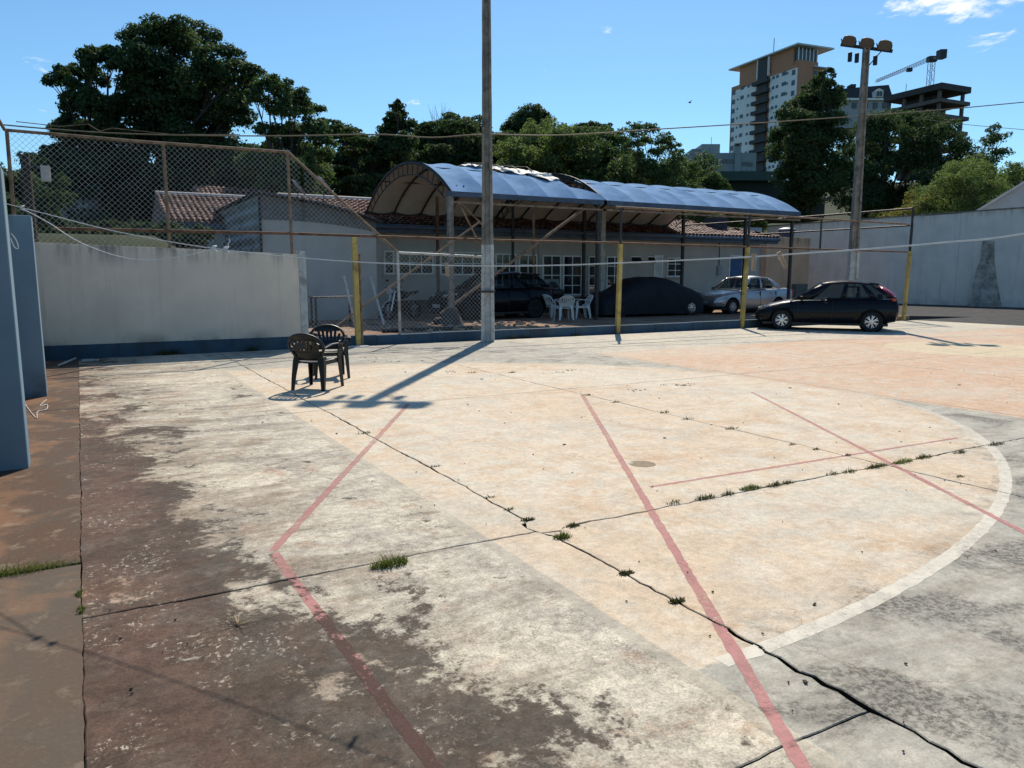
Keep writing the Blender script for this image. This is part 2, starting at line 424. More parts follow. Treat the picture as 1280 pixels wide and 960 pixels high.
def tile_material(name='clay_tiles'):
    if name in MATS: return MATS[name]
    m, t, p = newmat(name); g = t.new('ShaderNodeNewGeometry'); r = t.new('ShaderNodeValToRGB')
    for i, (q, c) in enumerate(((0., (.075, .04, .033)), (.55, (.21, .085, .06)), (1., (.36, .22, .17)))):
        e = r.color_ramp.elements[i] if i < 2 else r.color_ramp.elements.new(q)
        e.position = q; e.color = (*c, 1)
    t.put(r.inputs[0], g.outputs['Random Per Island'])
    n = t.noise(g.outputs['Position'], 6., 6, .7)
    c = t.mix(t.mul(t.step(n, .5, .65), .7), r.outputs[0], (.05, .042, .036))
    t.put(p.inputs['Base Color'], c); p.inputs['Roughness'].default_value = .75
    MATS[name] = m; return m

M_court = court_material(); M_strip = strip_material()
M_red = paint_material('worn_red_paint', (.56, .26, .245), (.072, .037, .029), .55)
M_white = paint_material('worn_white_paint', (.77, .72, .605), (.16, .14, .11), .585)
M_faint = paint_material('faded_white_paint', (.57, .52, .43), (.14, .12, .10), .42)
M_soil = soil_material('joint_soil', ((0., (.02, .015, .011)), (1., (.06, .04, .028))), 8.)
M_pad = soil_material('red_earth_paving', ((.3, (.20, .105, .065)), (.5, (.31, .20, .135)), (.7, (.44, .35, .26))), .9)
M_asph = soil_material('old_asphalt', ((.3, (.045, .045, .047)), (.7, (.10, .098, .095))), 2.)
M_land = soil_material('grassy_earth', ((.3, (.013, .026, .008)), (.5, (.026, .042, .013)), (.7, (.05, .05, .024))), .35, .05)
M_rust = mat('rusty_pipe', (.16, .085, .05), .8, .2, .5, 9., .002, dirt=(.06, .03, .02), dirt_amt=.7)
M_tanpipe = mat('tan_rusted_pipe', (.245, .165, .105), .75, .1, .35, 7., .002, dirt=(.12, .06, .03), dirt_amt=.8)
M_darkpipe = mat('dark_steel_pipe', (.05, .045, .042), .6, .4, .4, 8.)
M_whitepipe = mat('white_painted_pipe', (.44, .43, .40), .55, 0, .15, 6., dirt=(.2, .13, .08), dirt_amt=.6)
M_yellow = mat('yellow_post_paint', (.50, .36, .10), .6, 0, .15, 5., .001, dirt=(.17, .115, .04), dirt_amt=.75)
M_wire = mat('galvanised_wire', (.48, .46, .43), .5, .15, .2, 3.)
M_conc = mat('weathered_concrete', (.235, .205, .17), .9, 0, .3, 5., .006, dirt=(.07, .065, .06), dirt_amt=.85)
M_concwhite = mat('whitewashed_concrete', (.50, .50, .47), .85, 0, .18, 6., .004, dirt=(.2, .19, .17), dirt_amt=.7)
M_rope = mat('white_nylon_rope', (.74, .73, .68), .7, 0, .1, 30.)
M_wood = mat('pale_wood', (.52, .36, .22), .7, 0, .2, 20.)
M_blackplastic = mat('black_green_plastic', (.0025, .005, .006), .45, 0, .2, 5.)
M_whiteplastic = mat('white_plastic', (.62, .62, .60), .45, 0, .1, 4.)
M_blackmetal = mat('black_metal', (.015, .015, .016), .5, .3, .2, 6.)
M_dark = mat('dark_interior', (.012, .012, .013), .8)
M_tyre = mat('tyre_rubber', (.012, .012, .012), .85)
M_alloy = mat('alloy_rim', (.62, .63, .65), .3, .9, .05)
M_tile = tile_material()

# ------------------------------------------------------------------ terrain
def hgt(a, b):
    a = np.asarray(a, float); b = np.asarray(b, float)
    X = a*cy_-b*sy_; Y = a*sy_+b*cy_
    left = sstep(b, 17.6, 24.5)*2.75*sstep(a, 5.0, 3.2)
    back = sstep(b, 39., 56.)*3.6
    rightw = sstep(a, 43., 60.)*3.6
    d = np.hypot(X, Y); az = np.arctan2(X, np.maximum(Y, 1))
    amp = 3+17*sstep(az, -.45, .35)
    hill = sstep(d, 70., 210.)*amp*np.where(Y > 0, 1, 0)
    return np.maximum.reduce([left, back, rightw])-.06*(1-np.clip(np.maximum.reduce([left, back, rightw]), 0, 1))+hill
def terrain():
    ax = np.unique(np.concatenate([np.linspace(-900, -60, 15), np.linspace(-60, 80, 71), np.linspace(80, 1200, 26)]))
    by = np.unique(np.concatenate([np.linspace(-500, -40, 8), np.linspace(-40, 80, 81), np.linspace(80, 1200, 30)]))
    A, B = np.meshgrid(ax, by, indexing='ij'); H = hgt(A, B)
    H += np.where((np.hypot(A-15, B-10) > 45), np.sin(A*.13)*np.cos(B*.11)*.35, 0)
    m = MB(); m.grid([[(A[i, j], B[i, j], H[i, j]) for j in range(len(by))] for i in range(len(ax))])
    o = m.build('terrain', M_land, smooth=True); tag(o, 'grassy ground rising behind the yard', kind='structure')
terrain()

# ------------------------------------------------------------------ court slabs
FB = 17.07                                   # fence line
ja = [-.1, 2.47, 5.9, 9.35, 12.8, 16.25, 19.7, 23.15, 26.6]
jb = [-11.1, -6.1, -1.07, 3.95, 8.97, 14.0, 16.95]
court = thing('court', 'old concrete sports court with cracked slabs and faded paint', None, (0, 0, 0), kind='structure')
def wobble(seed, t, amp):
    return amp*(math.sin(t*2.3+seed)*.5+math.sin(t*7.1+seed*2.1)*.3+math.sin(t*19.+seed*3.7)*.25+math.sin(t*47+seed*5.3)*.2+math.sin(t*83+seed*9.1)*.16)
def gap(seed, t, base):
    return base*(1+.55*math.sin(t*3.1+seed*1.7)+.35*math.sin(t*11.+seed))
def joint_a(i, b):      # x of a joint running along b
    if i == 0 or i == len(ja)-1: return ja[i]+wobble(i, b, .006)
    return ja[i]+wobble(i*1.3, b, .013)+(.006*math.sin(b*61)+.005*math.sin(b*37+1) if i == 1 and b < 3 else 0)
def joint_b(j, a):
    return jb[j]+wobble(j*2.9+1, a, .016)
def half_a(i, b):
    base = .0042
    if i == 1 and b < 2.6: base = .0042+.006*min(1, (2.6-b)/1.4)
    return max(.003, gap(i, b, base))
def half_b(j, a): return max(.003, gap(j+.5, a, .0042))
FRAG = [gnd(*q).xy for q in ((655, 657), (672, 648), (703, 651), (716, 660), (690, 669), (669, 671))]
def slab(i, j, b0=None, b1=None, j0=None, j1=None):
    y0, y1 = jb[j], jb[j+1]
    near = (ja[i] < 12 and -2 < jb[j] < 14)
    st = .06 if near else .4
    pts = []
    def lin(p, q): n = max(2, int(abs(q-p)/st)); return [p+(q-p)*k/n for k in range(n)]
    for x in lin(ja[i], ja[i+1]): pts.append((x, joint_b(j, x)+half_b(j, x)))
    for y in lin(y0, y1): pts.append((joint_a(i+1, y)-half_a(i+1, y), y))
    for x in lin(ja[i+1], ja[i]): pts.append((x, joint_b(j+1, x)-half_b(j+1, x)))
    for y in lin(y1, y0): pts.append((joint_a(i, y)+half_a(i, y), y))
    # keep points inside the four joints (corners)
    out = []
    for x, y in pts:
        x = min(max(x, joint_a(i, y)+half_a(i, y)), joint_a(i+1, y)-half_a(i+1, y))
        y = min(max(y, joint_b(j, x)+half_b(j, x)), joint_b(j+1, x)-half_b(j+1, x))
        out.append((x, y))
    if near: out = [(x+(.004*random.random() if x < ja[i]+.1 else -.004*random.random() if x > ja[i+1]-.1 else 0), y+(.004*random.random() if y < y0+.1 else -.004*random.random() if y > y1-.1 else 0)) for x, y in out]
    # broken corner round the loose fragment
    c = Vector((2.52, 4.0))
    if (i in (0, 1)) and (j in (2, 3)):
        res = []
        for x, y in out:
            d = Vector((x, y))-c; L = d.length
            if L < .19:
                a = math.atan2(d.y, d.x); rr = .135+.03*math.sin(a*3+1)+.012*math.sin(a*11)
                if L < rr:
                    d = d.normalized() if L > 1e-5 else Vector((1, 0)); x, y = c.x+d.x*rr, c.y+d.y*rr
            res.append((x, y))
        out = res
    ded = [out[0]]
    for q in out[1:]:
        if (Vector(q)-Vector(ded[-1])).length > .002: ded.append(q)
    return ded
def build_slab(poly, z=0.):
    n = len(poly); m = MB()
    c = Vector((sum(p[0] for p in poly)/n, sum(p[1] for p in poly)/n))
    for x, y in poly: m.v.append((x, y, z-.004))
    for x, y in poly:
        d = (c-Vector((x, y))).normalized()*.005; m.v.append((x+d.x, y+d.y, z))
    for x, y in poly: m.v.append((x, y, z-.07))
    for k in range(n):
        a, b = k, (k+1) % n
        m.f.append((a, b, b+n, a+n)); m.f.append((a+2*n, b+2*n, b, a))
    m.f.append(tuple(range(n, 2*n)))
    return m
for i in range(len(ja)-1):
    for j in range(len(jb)-1):
        poly = slab(i, j)
        if i == 0 and j == 2:                         # short extra joint across the end slab
            cut = lambda x: 1.63+wobble(9, x, .012)
            lo = [q for q in poly if q[1] < 1.60]; hi = [q for q in poly if q[1] > 1.66]
            xs = [ja[0]+.006+(2.457-ja[0]-.02)*k/40 for k in range(41)]
            # orientation: anticlockwise
            lo_poly = [q for q in lo]; 
            def ccw_join(part, edge):
                # part is cyclic arc of the boundary missing one side; find the break
                n = len(part); br = max(range(n), key=lambda k: (Vector(part[k])-Vector(part[(k+1) % n])).length)
                arc = part[br+1:]+part[:br+1]
                return arc+edge
            e_lo = [(x, cut(x)-.0022-.002*random.random()) for x in reversed(xs)]; e_hi = [(x, cut(x)+.0022+.002*random.random()) for x in xs]
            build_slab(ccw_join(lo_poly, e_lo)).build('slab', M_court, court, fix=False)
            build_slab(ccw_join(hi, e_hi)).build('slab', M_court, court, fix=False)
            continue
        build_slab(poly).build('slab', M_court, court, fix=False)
# loose fragment at the crossing of two joints, split in two
fc = Vector((2.52, 4.0))
def fr_poly(a0, a1, rad):
    pts = [(fc.x+rad*(1+.1*math.sin(5*a))*math.cos(a), fc.y+rad*(1+.1*math.sin(5*a))*math.sin(a)) for a in np.linspace(a0, a1, 14)]
    return pts
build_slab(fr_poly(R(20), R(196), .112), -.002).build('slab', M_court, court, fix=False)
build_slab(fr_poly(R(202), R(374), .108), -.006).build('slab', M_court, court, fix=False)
MB().box(-12, 26.7, -14, 17.2, -.12, -.022).build('joint_soil', M_soil, court)

# painted markings: sheets 3 mm above the slabs, cut where they cross a joint
def cut_ts(p, q):
    ts = []
    for i in range(1, len(ja)-1):
        if (p[0]-ja[i])*(q[0]-ja[i]) < 0:
            t = (ja[i]-p[0])/(q[0]-p[0]); y = p[1]+t*(q[1]-p[1]); t = (joint_a(i, y)-p[0])/(q[0]-p[0]); ts.append((t, half_a(i, y)))
    for j in range(1, len(jb)-1):
        if (p[1]-jb[j])*(q[1]-jb[j]) < 0:
            t = (jb[j]-p[1])/(q[1]-p[1]); x = p[0]+t*(q[0]-p[0]); t = (joint_b(j, x)-p[1])/(q[1]-p[1]); ts.append((t, half_b(j, x)))
    return ts
def marking(name, pts, w, m, closed=False, z=.0010, label=None):
    """poly-line of paint with mitred, slightly uneven edges"""
    mb = MB()
    dense = []
    for k in range(len(pts)-1):
        p, q = Vector(pts[k]), Vector(pts[k+1]); n = max(1, int((q-p).length/.05))
        dense += [p+(q-p)*(h/n) for h in range(n)]
    dense.append(Vector(pts[-1]))
    def near_joint(p):
        for i in range(1, len(ja)-1):
            if abs(p.x-joint_a(i, p.y)) < half_a(i, p.y)+.002: return True
        for j in range(1, len(jb)-1):
            if abs(p.y-joint_b(j, p.x)) < half_b(j, p.x)+.002: return True
        return False
    L, Rr = [], []
    for k, p in enumerate(dense):
        d = (dense[min(k+1, len(dense)-1)]-dense[max(k-1, 0)]).normalized(); nrm = Vector((-d.y, d.x))
        e1 = w/2+random.uniform(-.006, .004); e2 = w/2+random.uniform(-.006, .004)
        L.append(p+nrm*e1); Rr.append(p-nrm*e2)
    for k in range(len(dense)-1):
        # split every step in 6 across the joints so that the paint stops at the edge of a slab
        sub = 1
        if any(abs(dense[k].x-ja[i]) < .12 for i in range(1, len(ja)-1)) or any(abs(dense[k].y-jb[j]) < .12 for j in range(1, len(jb)-1)): sub = 8
        for h in range(sub):
            a, b = h/sub, (h+1)/sub
            for (u0, u1) in ([(0, 1)] if sub == 1 else [(i/6, (i+1)/6) for i in range(6)]):
                def pt(s, u): l = L[k].lerp(L[k+1], s); r = Rr[k].lerp(Rr[k+1], s); return l.lerp(r, u)
                if sub > 1 and near_joint(pt((a+b)/2, (u0+u1)/2)): continue
                mb.quad(*[(*pt(s, u), z) for s, u in ((a, u0), (a, u1), (b, u1), (b, u0))])
    o = mb.build(name, m, court)
    if label: o['label'] = label
    return o
EA, EB, EX, EY = 7.42, 5.72, 2.08, 7.88
arc = [(EX+EA*math.cos(t), EY+EB*math.sin(t)) for t in np.linspace(-math.pi/2+.02, math.pi/2-.02, 120)]
marking('painted_line', arc, .085, M_white, label='curved white line bounding the peach goal area')
marking('painted_line', [(2.05, -6.), (2.05, 14.)], .085, M_faint, z=.0013, label='straight white goal line')
marking('painted_line', [(9.22, -6.), (9.22, 12.85)], .08, M_faint)
marking('painted_line', [(9.22, 12.87), (26.5, 12.87)], .08, M_faint)
RED = dict(w=.058, m=M_red)
marking('painted_line', [(3.52, 8.88), (.885, 4.42)], **RED)
marking('painted_line', [(.885, 4.38), (.92, 1.0), (.92, -6)], **RED)
marking('painted_line', [(5.88, 8.45), (1.0, -.18)], z=.0016, **RED)
marking('painted_line', [(3.70, 4.40), (7.53, 4.28)], .040, M_red, z=.0019)
marking('painted_line', [(8.06, 7.47), (4.3, 1.1)], .048, M_red, z=.0022)

# margin strip beside the court (a<-0.1) in long slabs
margin = thing('margin', 'damp earthy concrete margin beside the court', None, (0, 0, 0), kind='structure')
jm = [-11., -6.4, 4.78, 10.6, 16.95]
for k in range(4):
    y0, y1 = jm[k]+.012, jm[k+1]-.012
    n = 150
    pl = [(joint_a(0, y0+(y1-y0)*q/n)+.006-.005*random.random(), y0+(y1-y0)*q/n) for q in range(n+1)]
    if k == 1: pl = [(x, min(y, 4.755+wobble(4, x, .01))) for x, y in pl]
    pl += [(-3.2, y1), (-3.2, y0)]
    build_slab(pl, -.004).build('slab', M_strip, margin, fix=False)

# yard behind the kerb and asphalt on the far side
PZ = .15
tag(MB().box(5.2, 26.5, FB+.1, 40, -.2, PZ).build('parking_ground', M_pad), 'red earth and paving under the carport', kind='structure')
tag(MB().box(26.62, 44, -14, 40, -.3, .004).build('asphalt_yard', M_asph), 'worn dark asphalt yard below the grey wall', kind='structure')
tag(MB().box(24.5, 26.62, 16.96, FB+.12, -.3, .002).build('asphalt_strip', M_asph), 'strip of asphalt between court and yard', kind='structure')

tag(MB().prism([(26.502, FB+.13, -.2), (26.502, FB+.13, PZ), (30.5, FB+.13, .008), (30.5, FB+.13, -.2)], (0, 23, 0)).build('asphalt_ramp', M_asph), 'asphalt ramp beside the parking ground', kind='structure')
# kerb painted blue, in cast lengths
M_bluekerb = wall_material('blue_kerb_paint', (.05, .105, .165), 0, .3, (.03, .028, .025), .6, .5, (.09, .12, .13))
kerb = thing('kerb', 'blue painted concrete kerb along the foot of the fence', 'kerb', (4.3, FB, 0), kind='structure')
k0 = 4.6
while k0 < 24.2:
    k1 = min(k0+1.4, 24.4)
    MB().box(k0+.004, k1-.004, FB-.04, FB+.17, -.05, .235+random.uniform(-.012, .012)).build('kerb_stone', M_bluekerb, kerb, bev=.012)
    k0 = k1

# ------------------------------------------------------------------ left boundary wall, piers
M_wallw = wall_material('stained_white_render', (.82, .70, .565), .1, 2.15, (.055, .052, .045), .7, .75, (.70, .60, .49))
wl = thing('boundary_wall', 'long stained white boundary wall with blue foot band behind the chairs', 'wall', (1.7, FB, 0))
xe = onb(378, 318, FB).x
MB().prism([(-1.2, FB, -.1), (xe, FB, -.1), (xe, FB, 2.07), (2.2, FB, 2.15), (-1.2, FB, 2.24)], (0, .16, 0)).build('wall', M_wallw, wl, bev=.008)
MB().box(-.9, xe+.004, FB-.022, FB, -.05, .27).build('foot_band', M_bluekerb, wl, bev=.006)
MB().box(xe-.09, xe+.07, FB-.02, FB+.18, -.05, 2.14).build('end_post', M_concwhite, wl, bev=.008)
M_bluepier = wall_material('blue_pier_paint', (.175, .275, .35), 0, 2.45, (.05, .05, .045), .7, .8, (.21, .29, .34))
wl2 = thing('boundary_wall', 'blue side wall behind the two blue buttress piers', 'wall', (-1.1, 9, 0))
MB().box(-1.25, -1.05, -3, FB-.01, -.1, 2.35).build('wall', M_bluepier, wl2)
for (b0, dep, top, lb) in ((7.44, .3, 2.47, 'blue buttress pier with rope tied to it, farther from the white wall'), (11.88, .32, 2.38, 'blue buttress pier nearest the white boundary wall')):
    t = thing('buttress_pier', lb, 'pier', (-.76, b0+.15, 0), group='blue piers beside the court')
    MB().prism([(-1.04, b0, -.03), (-.47, b0, -.03), (-.475, b0, top), (-1.04, b0, top)], (0, dep, 0)).build('pier', M_bluepier, t, bev=.012)

# ------------------------------------------------------------------ chain link fence on the wall
def chain_mesh(mb, a0, a1, z0, topf, plane='b', at=FB, cell=.108, r=.0028):
    zmax = max(topf(a0), topf(a1), topf((a0+a1)/2))
    H = zmax-z0
    for sgn in (1, -1):
        s = a0-H if sgn > 0 else a0
        while s < (a1 if sgn > 0 else a1+H):
            ts = np.arange(0, H+.001, .03); run = []
            segs = []
            for t in ts:
                a = s+sgn*t; z = z0+t
                ok = a0 <= a <= a1 and z <= topf(a)
                if ok: run.append((a, z))
                elif run: segs.append(run); run = []
            if run: segs.append(run)
            for g in segs:
                if len(g) > 1:
                    off = .004*sgn
                    P = [(q[0], at+off, q[1]) if plane == 'b' else (at+off, q[0], q[1]) for q in (g[0], g[-1])]
                    mb.tube(P, r, 3, False)
            s += cell
    return mb
fence = thing('chain_link_fence', 'rusty chain link fence on the white wall with sloping end panel', 'fence', (1.7, FB+.08, 2.1))
FP = FB+.08
TOP = 4.25
pc = Vector((-.96, FP, 0)); a_mid = onb(208, 240, FP).x; a_end = onb(362, 240, FP).x
a_low = onb(498, 316, FP).x; z_low = onb(498, 316, FP).z; a_pole = onb(604, 321, FP).x; z_pole = onb(604, 321, FP).z
for a, z0, z1 in ((-.96, 2.2, TOP), (a_mid, 2.1, TOP-.03), (a_end, 2.05, TOP)):
    MB().tube([(a, FP, z0), (a+random.uniform(-.02, .02), FP, z1)], .033, 10).build('post', M_tanpipe, fence, smooth=40)
MB().tube([(a_low, FP, .15), (a_low-.02, FP, z_low+.03)], .034, 10).build('post', M_whitepipe, fence, smooth=40, label='white painted post')
MB().tube([(-.96, FP, TOP), (1.2, FP, TOP-.02), (a_end, FP, TOP)], .03, 10).build('top_rail', M_tanpipe, fence, smooth=40)
MB().tube([(a_end, FP, TOP), (a_low, FP, z_low)], .028, 10).build('sloping_rail', M_tanpipe, fence, smooth=40)
MB().tube([(a_low, FP, z_low), (a_pole, FP, z_pole)], .03, 10).build('low_rail', M_whitepipe, fence, smooth=40)
MB().tube([(-.3, FP-.05, onb(81, 286, FP).z), (a_end, FP-.05, 2.52), (a_pole, FP-.05, 2.49)], .03, 8).build('middle_rail', M_rust, fence, smooth=40)
def topf(a):
    if a <= a_end: return TOP
    if a <= a_low: return TOP+(z_low-TOP)*(a-a_end)/(a_low-a_end)
    return z_low
mm = MB(); chain_mesh(mm, -.95, xe+.05, 2.12, topf, 'b', FP); mm.build('wire_mesh', M_wire, fence, fix=False)
mm = MB(); chain_mesh(mm, xe+.1, a_low, .3, topf, 'b', FP); mm.build('wire_mesh', M_wire, fence, fix=False)
mm = MB(); chain_mesh(mm, a_low, a_pole, .25, topf, 'b', FP); mm.build('wire_mesh', M_wire, fence, fix=False)
MB().tube([onb(20, 152, FP), onb(75, 158, FP), onb(110, 155, FP), onb(125, 164, FP), onb(140, 160, FP), onb(215, 168, FP), onb(300, 168, FP)], .008, 5).build('loose_wire', M_tanpipe, fence)
f2 = thing('chain_link_fence', 'rusty chain link fence above the blue side wall', 'fence', (-1.1, 9, 2.3))
for b in (7.6, 9.3, 11.1, 13.2, 14.4, 15.6, 16.4):
    MB().tube([(-1.1, b, 2.3), (-1.1+random.uniform(-.03, .03), b, TOP+.05)], .036, 8).build('post', M_tanpipe, f2, smooth=40)
MB().tube([(-1.1, 5, TOP+.05), (-1.1, 11, TOP+.08), (-.98, FP-.05, TOP)], .03, 8).build('top_rail', M_tanpipe, f2, smooth=40)
mm = MB(); chain_mesh(mm, 6., FP-.1, 2.35, lambda a: TOP, 'a', -1.1); mm.build('wire_mesh', M_wire, f2, fix=False)
# old timber post standing behind the corner, with a lamp box
pp = onb(40, 280, FB+2.2)
t = thing('utility_post', 'dark weathered timber post behind the fence corner', 'post', (pp.x, FB+2.2, 1.2))
MB().tube([(pp.x, FB+2.2, 1.), (pp.x-.02, FB+2.2, onb(40, 194, FB+2.2).z)], [.11, .09], 8).build('shaft', mat('dark_timber', (.035, .028, .022), .9, 0, .4, 9.), t, smooth=40)
q = onb(57, 215, FB+2.2)
MB().bar((pp.x, FB+2.2, q.z+.1), (q.x, FB+2.2, q.z+.1), .04, .04).build('arm', M_darkpipe, t)
MB().box(q.x-.09, q.x+.09, FB+2.1, FB+2.3, q.z-.2, q.z+.12).build('meter_box', M_whitepipe, t, bev=.01)

# ------------------------------------------------------------------ pipe frame fence with yellow posts
pf = thing('pipe_fence', 'open pipe frame fence with yellow lower posts along the kerb', 'fence', (12, FB, 0))
z_r, z_t = 2.47, 3.46
for (u, vb, lean, tall) in ((447.5, 432, -.03, False), (771, 418, .04, True), (926, 411, .12, True), (1128, 404, .10, True)):
    a = onb(u, vb, FB-.02).x; zb = .0
    m = MB(); m.prism([(a-.06, FB-.1, zb), (a+.06, FB-.1, zb), (a+.06, FB, zb), (a-.06, FB, zb)], (lean, 0, z_r)); m.build('yellow_post', M_yellow, pf, bev=.008)
    if not tall:
        MB().tube([(a+.10, FB-.05, 0), (a+.08, FB-.05, 2.1)], .03, 8).build('side_pipe', M_tanpipe, pf, smooth=40)
    else:
        MB().tube([(a+lean, FB-.05, z_r-.1), (a+lean*1.3, FB-.05, z_t)], .035, 8).build('upper_post', M_darkpipe, pf, smooth=40)
aL = onb(612, 300, FB).x; a1 = onb(771, 300, FB).x; aR = onb(1130, 320, FB).x+.1
MB().tube([(aL, FB-.05, z_r+.02), (a1, FB-.05, z_r+.03), (aR, FB-.05, z_r-.02)], .026, 8).build('middle_rail', M_rust, pf, smooth=40)
MB().tube([(a1-.1, FB-.05, z_t), (onb(925, 300, FB).x, FB-.05, z_t), (aR, FB-.05, z_t-.04)], .03, 8).build('top_rail', M_tanpipe, pf, smooth=40)
ag = onb(1024, 300, FB).x
MB().tube([(ag, FB-.05, z_r), (ag, FB-.05, z_t)], .03, 8).build('upper_post', M_darkpipe, pf, smooth=40)
aC = aR+.28
MB().tube([(aC, FB+.1, 0), (aC+.12, FB+.1, 4.05)], .04, 8).build('corner_post', M_darkpipe, pf, smooth=40)
MB().tube([(aC+.12, FB+.1, 4.0), (aC-.1, FB+7, 4.0), (aC-.3, FB+13, 4.05)], .035, 8).build('return_rail', M_darkpipe, pf, smooth=40)
MB().tube([(aC-.3, FB+13, 0), (aC-.3, FB+13, 4.05)], .035, 8).build('return_post', M_darkpipe, pf, smooth=40)
MB().tube([(aC+.1, FB+.1, 3.4), (aC-.2, FB+7, 3.4)], .028, 8).build('return_rail', M_darkpipe, pf, smooth=40)
# leaning brace pipes between the fence and the lamp pole
for (u0, v0, u1, v1, lb) in ((480, 364, 600, 277, 'tan brace pipe rising from the chain link fence to the lamp pole'), (574, 254, 607, 320, 'tan brace pipe slanting down to the foot of the lamp pole panel')):
    p0, p1 = onb(u0, v0, FB+.35), onb(u1, v1, FB+.35)
    if v0 > v1: p0 = p0+(p0-p1)*.55
    o = MB(); o.tube([p0, p1], .024, 8); ob = o.build('brace_pipe', M_tanpipe, smooth=40); tag(ob, lb, 'pipe')

# ------------------------------------------------------------------ floodlight poles
def flood_pole(base, H, label, whiteh, heads, aim, tilt=0.):
    t = thing('floodlight_pole', label, 'light pole', base, rz=-YAW, group='floodlight poles on the fence line')
    # concrete double-T shaft, tapered
    m = MB()
    def shaft(z0, z1, w0, w1, name, mt):
        def prof(w, d): return [(-w, -d), (w, -d), (w, -d*.55), (w*.45, -d*.35), (w*.45, d*.35), (w, d*.55), (w, d), (-w, d), (-w, d*.55), (-w*.45, d*.35), (-w*.45, -d*.35), (-w, -d*.55)]
        N = 24; mb = MB(); P = []
        for k in range(N+1):
            f = k/N; w = w0+(w1-w0)*f; z = z0+(z1-z0)*f
            P.append([(y+random.uniform(-.003, .003), x+random.uniform(-.003, .003), z) for x, y in prof(w, w*1.05)]+[])
        n = 12
        for r in P: mb.v += r
        for k in range(N):
            for h in range(n):
                a, b = k*n+h, k*n+(h+1) % n; mb.f.append((a, b, b+n, a+n))
        mb.f.append(tuple(range(n))); mb.f.append(tuple(N*n+h for h in range(n)))
        return mb.build(name, mt, t, world=False)
    wb, wt_ = .142, .085
    wm = wb+(wt_-wb)*whiteh/H
    shaft(-.05, whiteh, wb+.012, wm+.012, 'painted_foot', M_concwhite)
    shaft(whiteh, H, wm, wt_, 'shaft', M_conc)
    for z in (1.2,): MB().box(-.175, .175, -.18, .18, z, z+.05).build('steel_band', M_darkpipe, t, world=False)
    dr = Vector((math.cos(aim), math.sin(aim), 0)); sd = Vector((-dr.y, dr.x, -tilt)).normalized()
    MB().bar(Vector((0, 0, H))-sd*.82, Vector((0, 0, H))+sd*.82, .09, .09).build('cross_arm', M_blackmetal, t, world=False)
    MB().bar((0, 0, H-.7), sd*.5+Vector((0, 0, H)), .03, .03).build('stay', M_blackmetal, t, world=False)
    for s in heads:
        c = Vector((0, 0, H+.19))+sd*s; fw = (dr*.82+Vector((0, 0, -.57))).normalized(); up = sd.cross(fw)
        if up.z < 0: up = -up
        h = MB(); N = 14; rings = []
        for (q, rx, rz_) in ((-.18, .07, .07), (-.10, .12, .11), (0., .16, .14), (.17, .215, .18)):
            rings.append([c+fw*q+sd*(rx*(abs(math.cos(k*2*math.pi/N))**.6)*math.copysign(1, math.cos(k*2*math.pi/N)))+up*(rz_*(abs(math.sin(k*2*math.pi/N))**.6)*math.copysign(1, math.sin(k*2*math.pi/N))) for k in range(N)])
        for r in rings: h.v += [tuple(p) for p in r]
        for k in range(3):
            for j in range(N):
                a, b = k*N+j, k*N+(j+1) % N; h.f.append((a, b, b+N, a+N))
        h.f.append(tuple(range(N)))
        o = h.build('floodlight', mat('floodlight_housing', (.045, .042, .038), .55, .3, .25, 6.), t, world=False, smooth=50)
        g = MB(); g.v = [tuple(p-fw*.02) for p in rings[3]]; g.f = [tuple(range(N))]
        g.build('lens', mat('dusty_lens', (.07, .06, .05), .35, 0, .2, 8.), o, world=False)
        br = MB(); br.bar(c-fw*.05-up*.02+sd*.24, Vector((0, 0, H))+sd*(s+.2), .03, .02).bar(c-fw*.05-up*.02-sd*.24, Vector((0, 0, H))+sd*(s-.2), .03, .02)
        br.build('bracket', M_blackmetal, o, world=False)
    for s in (-.5, -.28, .3): MB().lathe([(0, H-.5), (.07, H-.5), (.07, H-.22), (.03, H-.2), (0, H-.2)], Vector(sd*s), n=10).build('ballast', M_blackmetal, t, world=False, smooth=40)
    return t
p1 = gnd(612, 427); p1.z = 0
flood_pole((p1.x, 16.62, 0), 9.55, 'tall weathered concrete lamp pole beside the blue kerb, shadow across the court', 2.35, (-.62, .0, .62), R(-95))
p2 = onb(1063, 380, FB+.25)
flood_pole((p2.x, FB+.25, 0), 9.1, 'tall concrete lamp pole behind the dark hatchback, three floodlights on top', 2.5, (-.56, .0, .56), R(-112), .24)

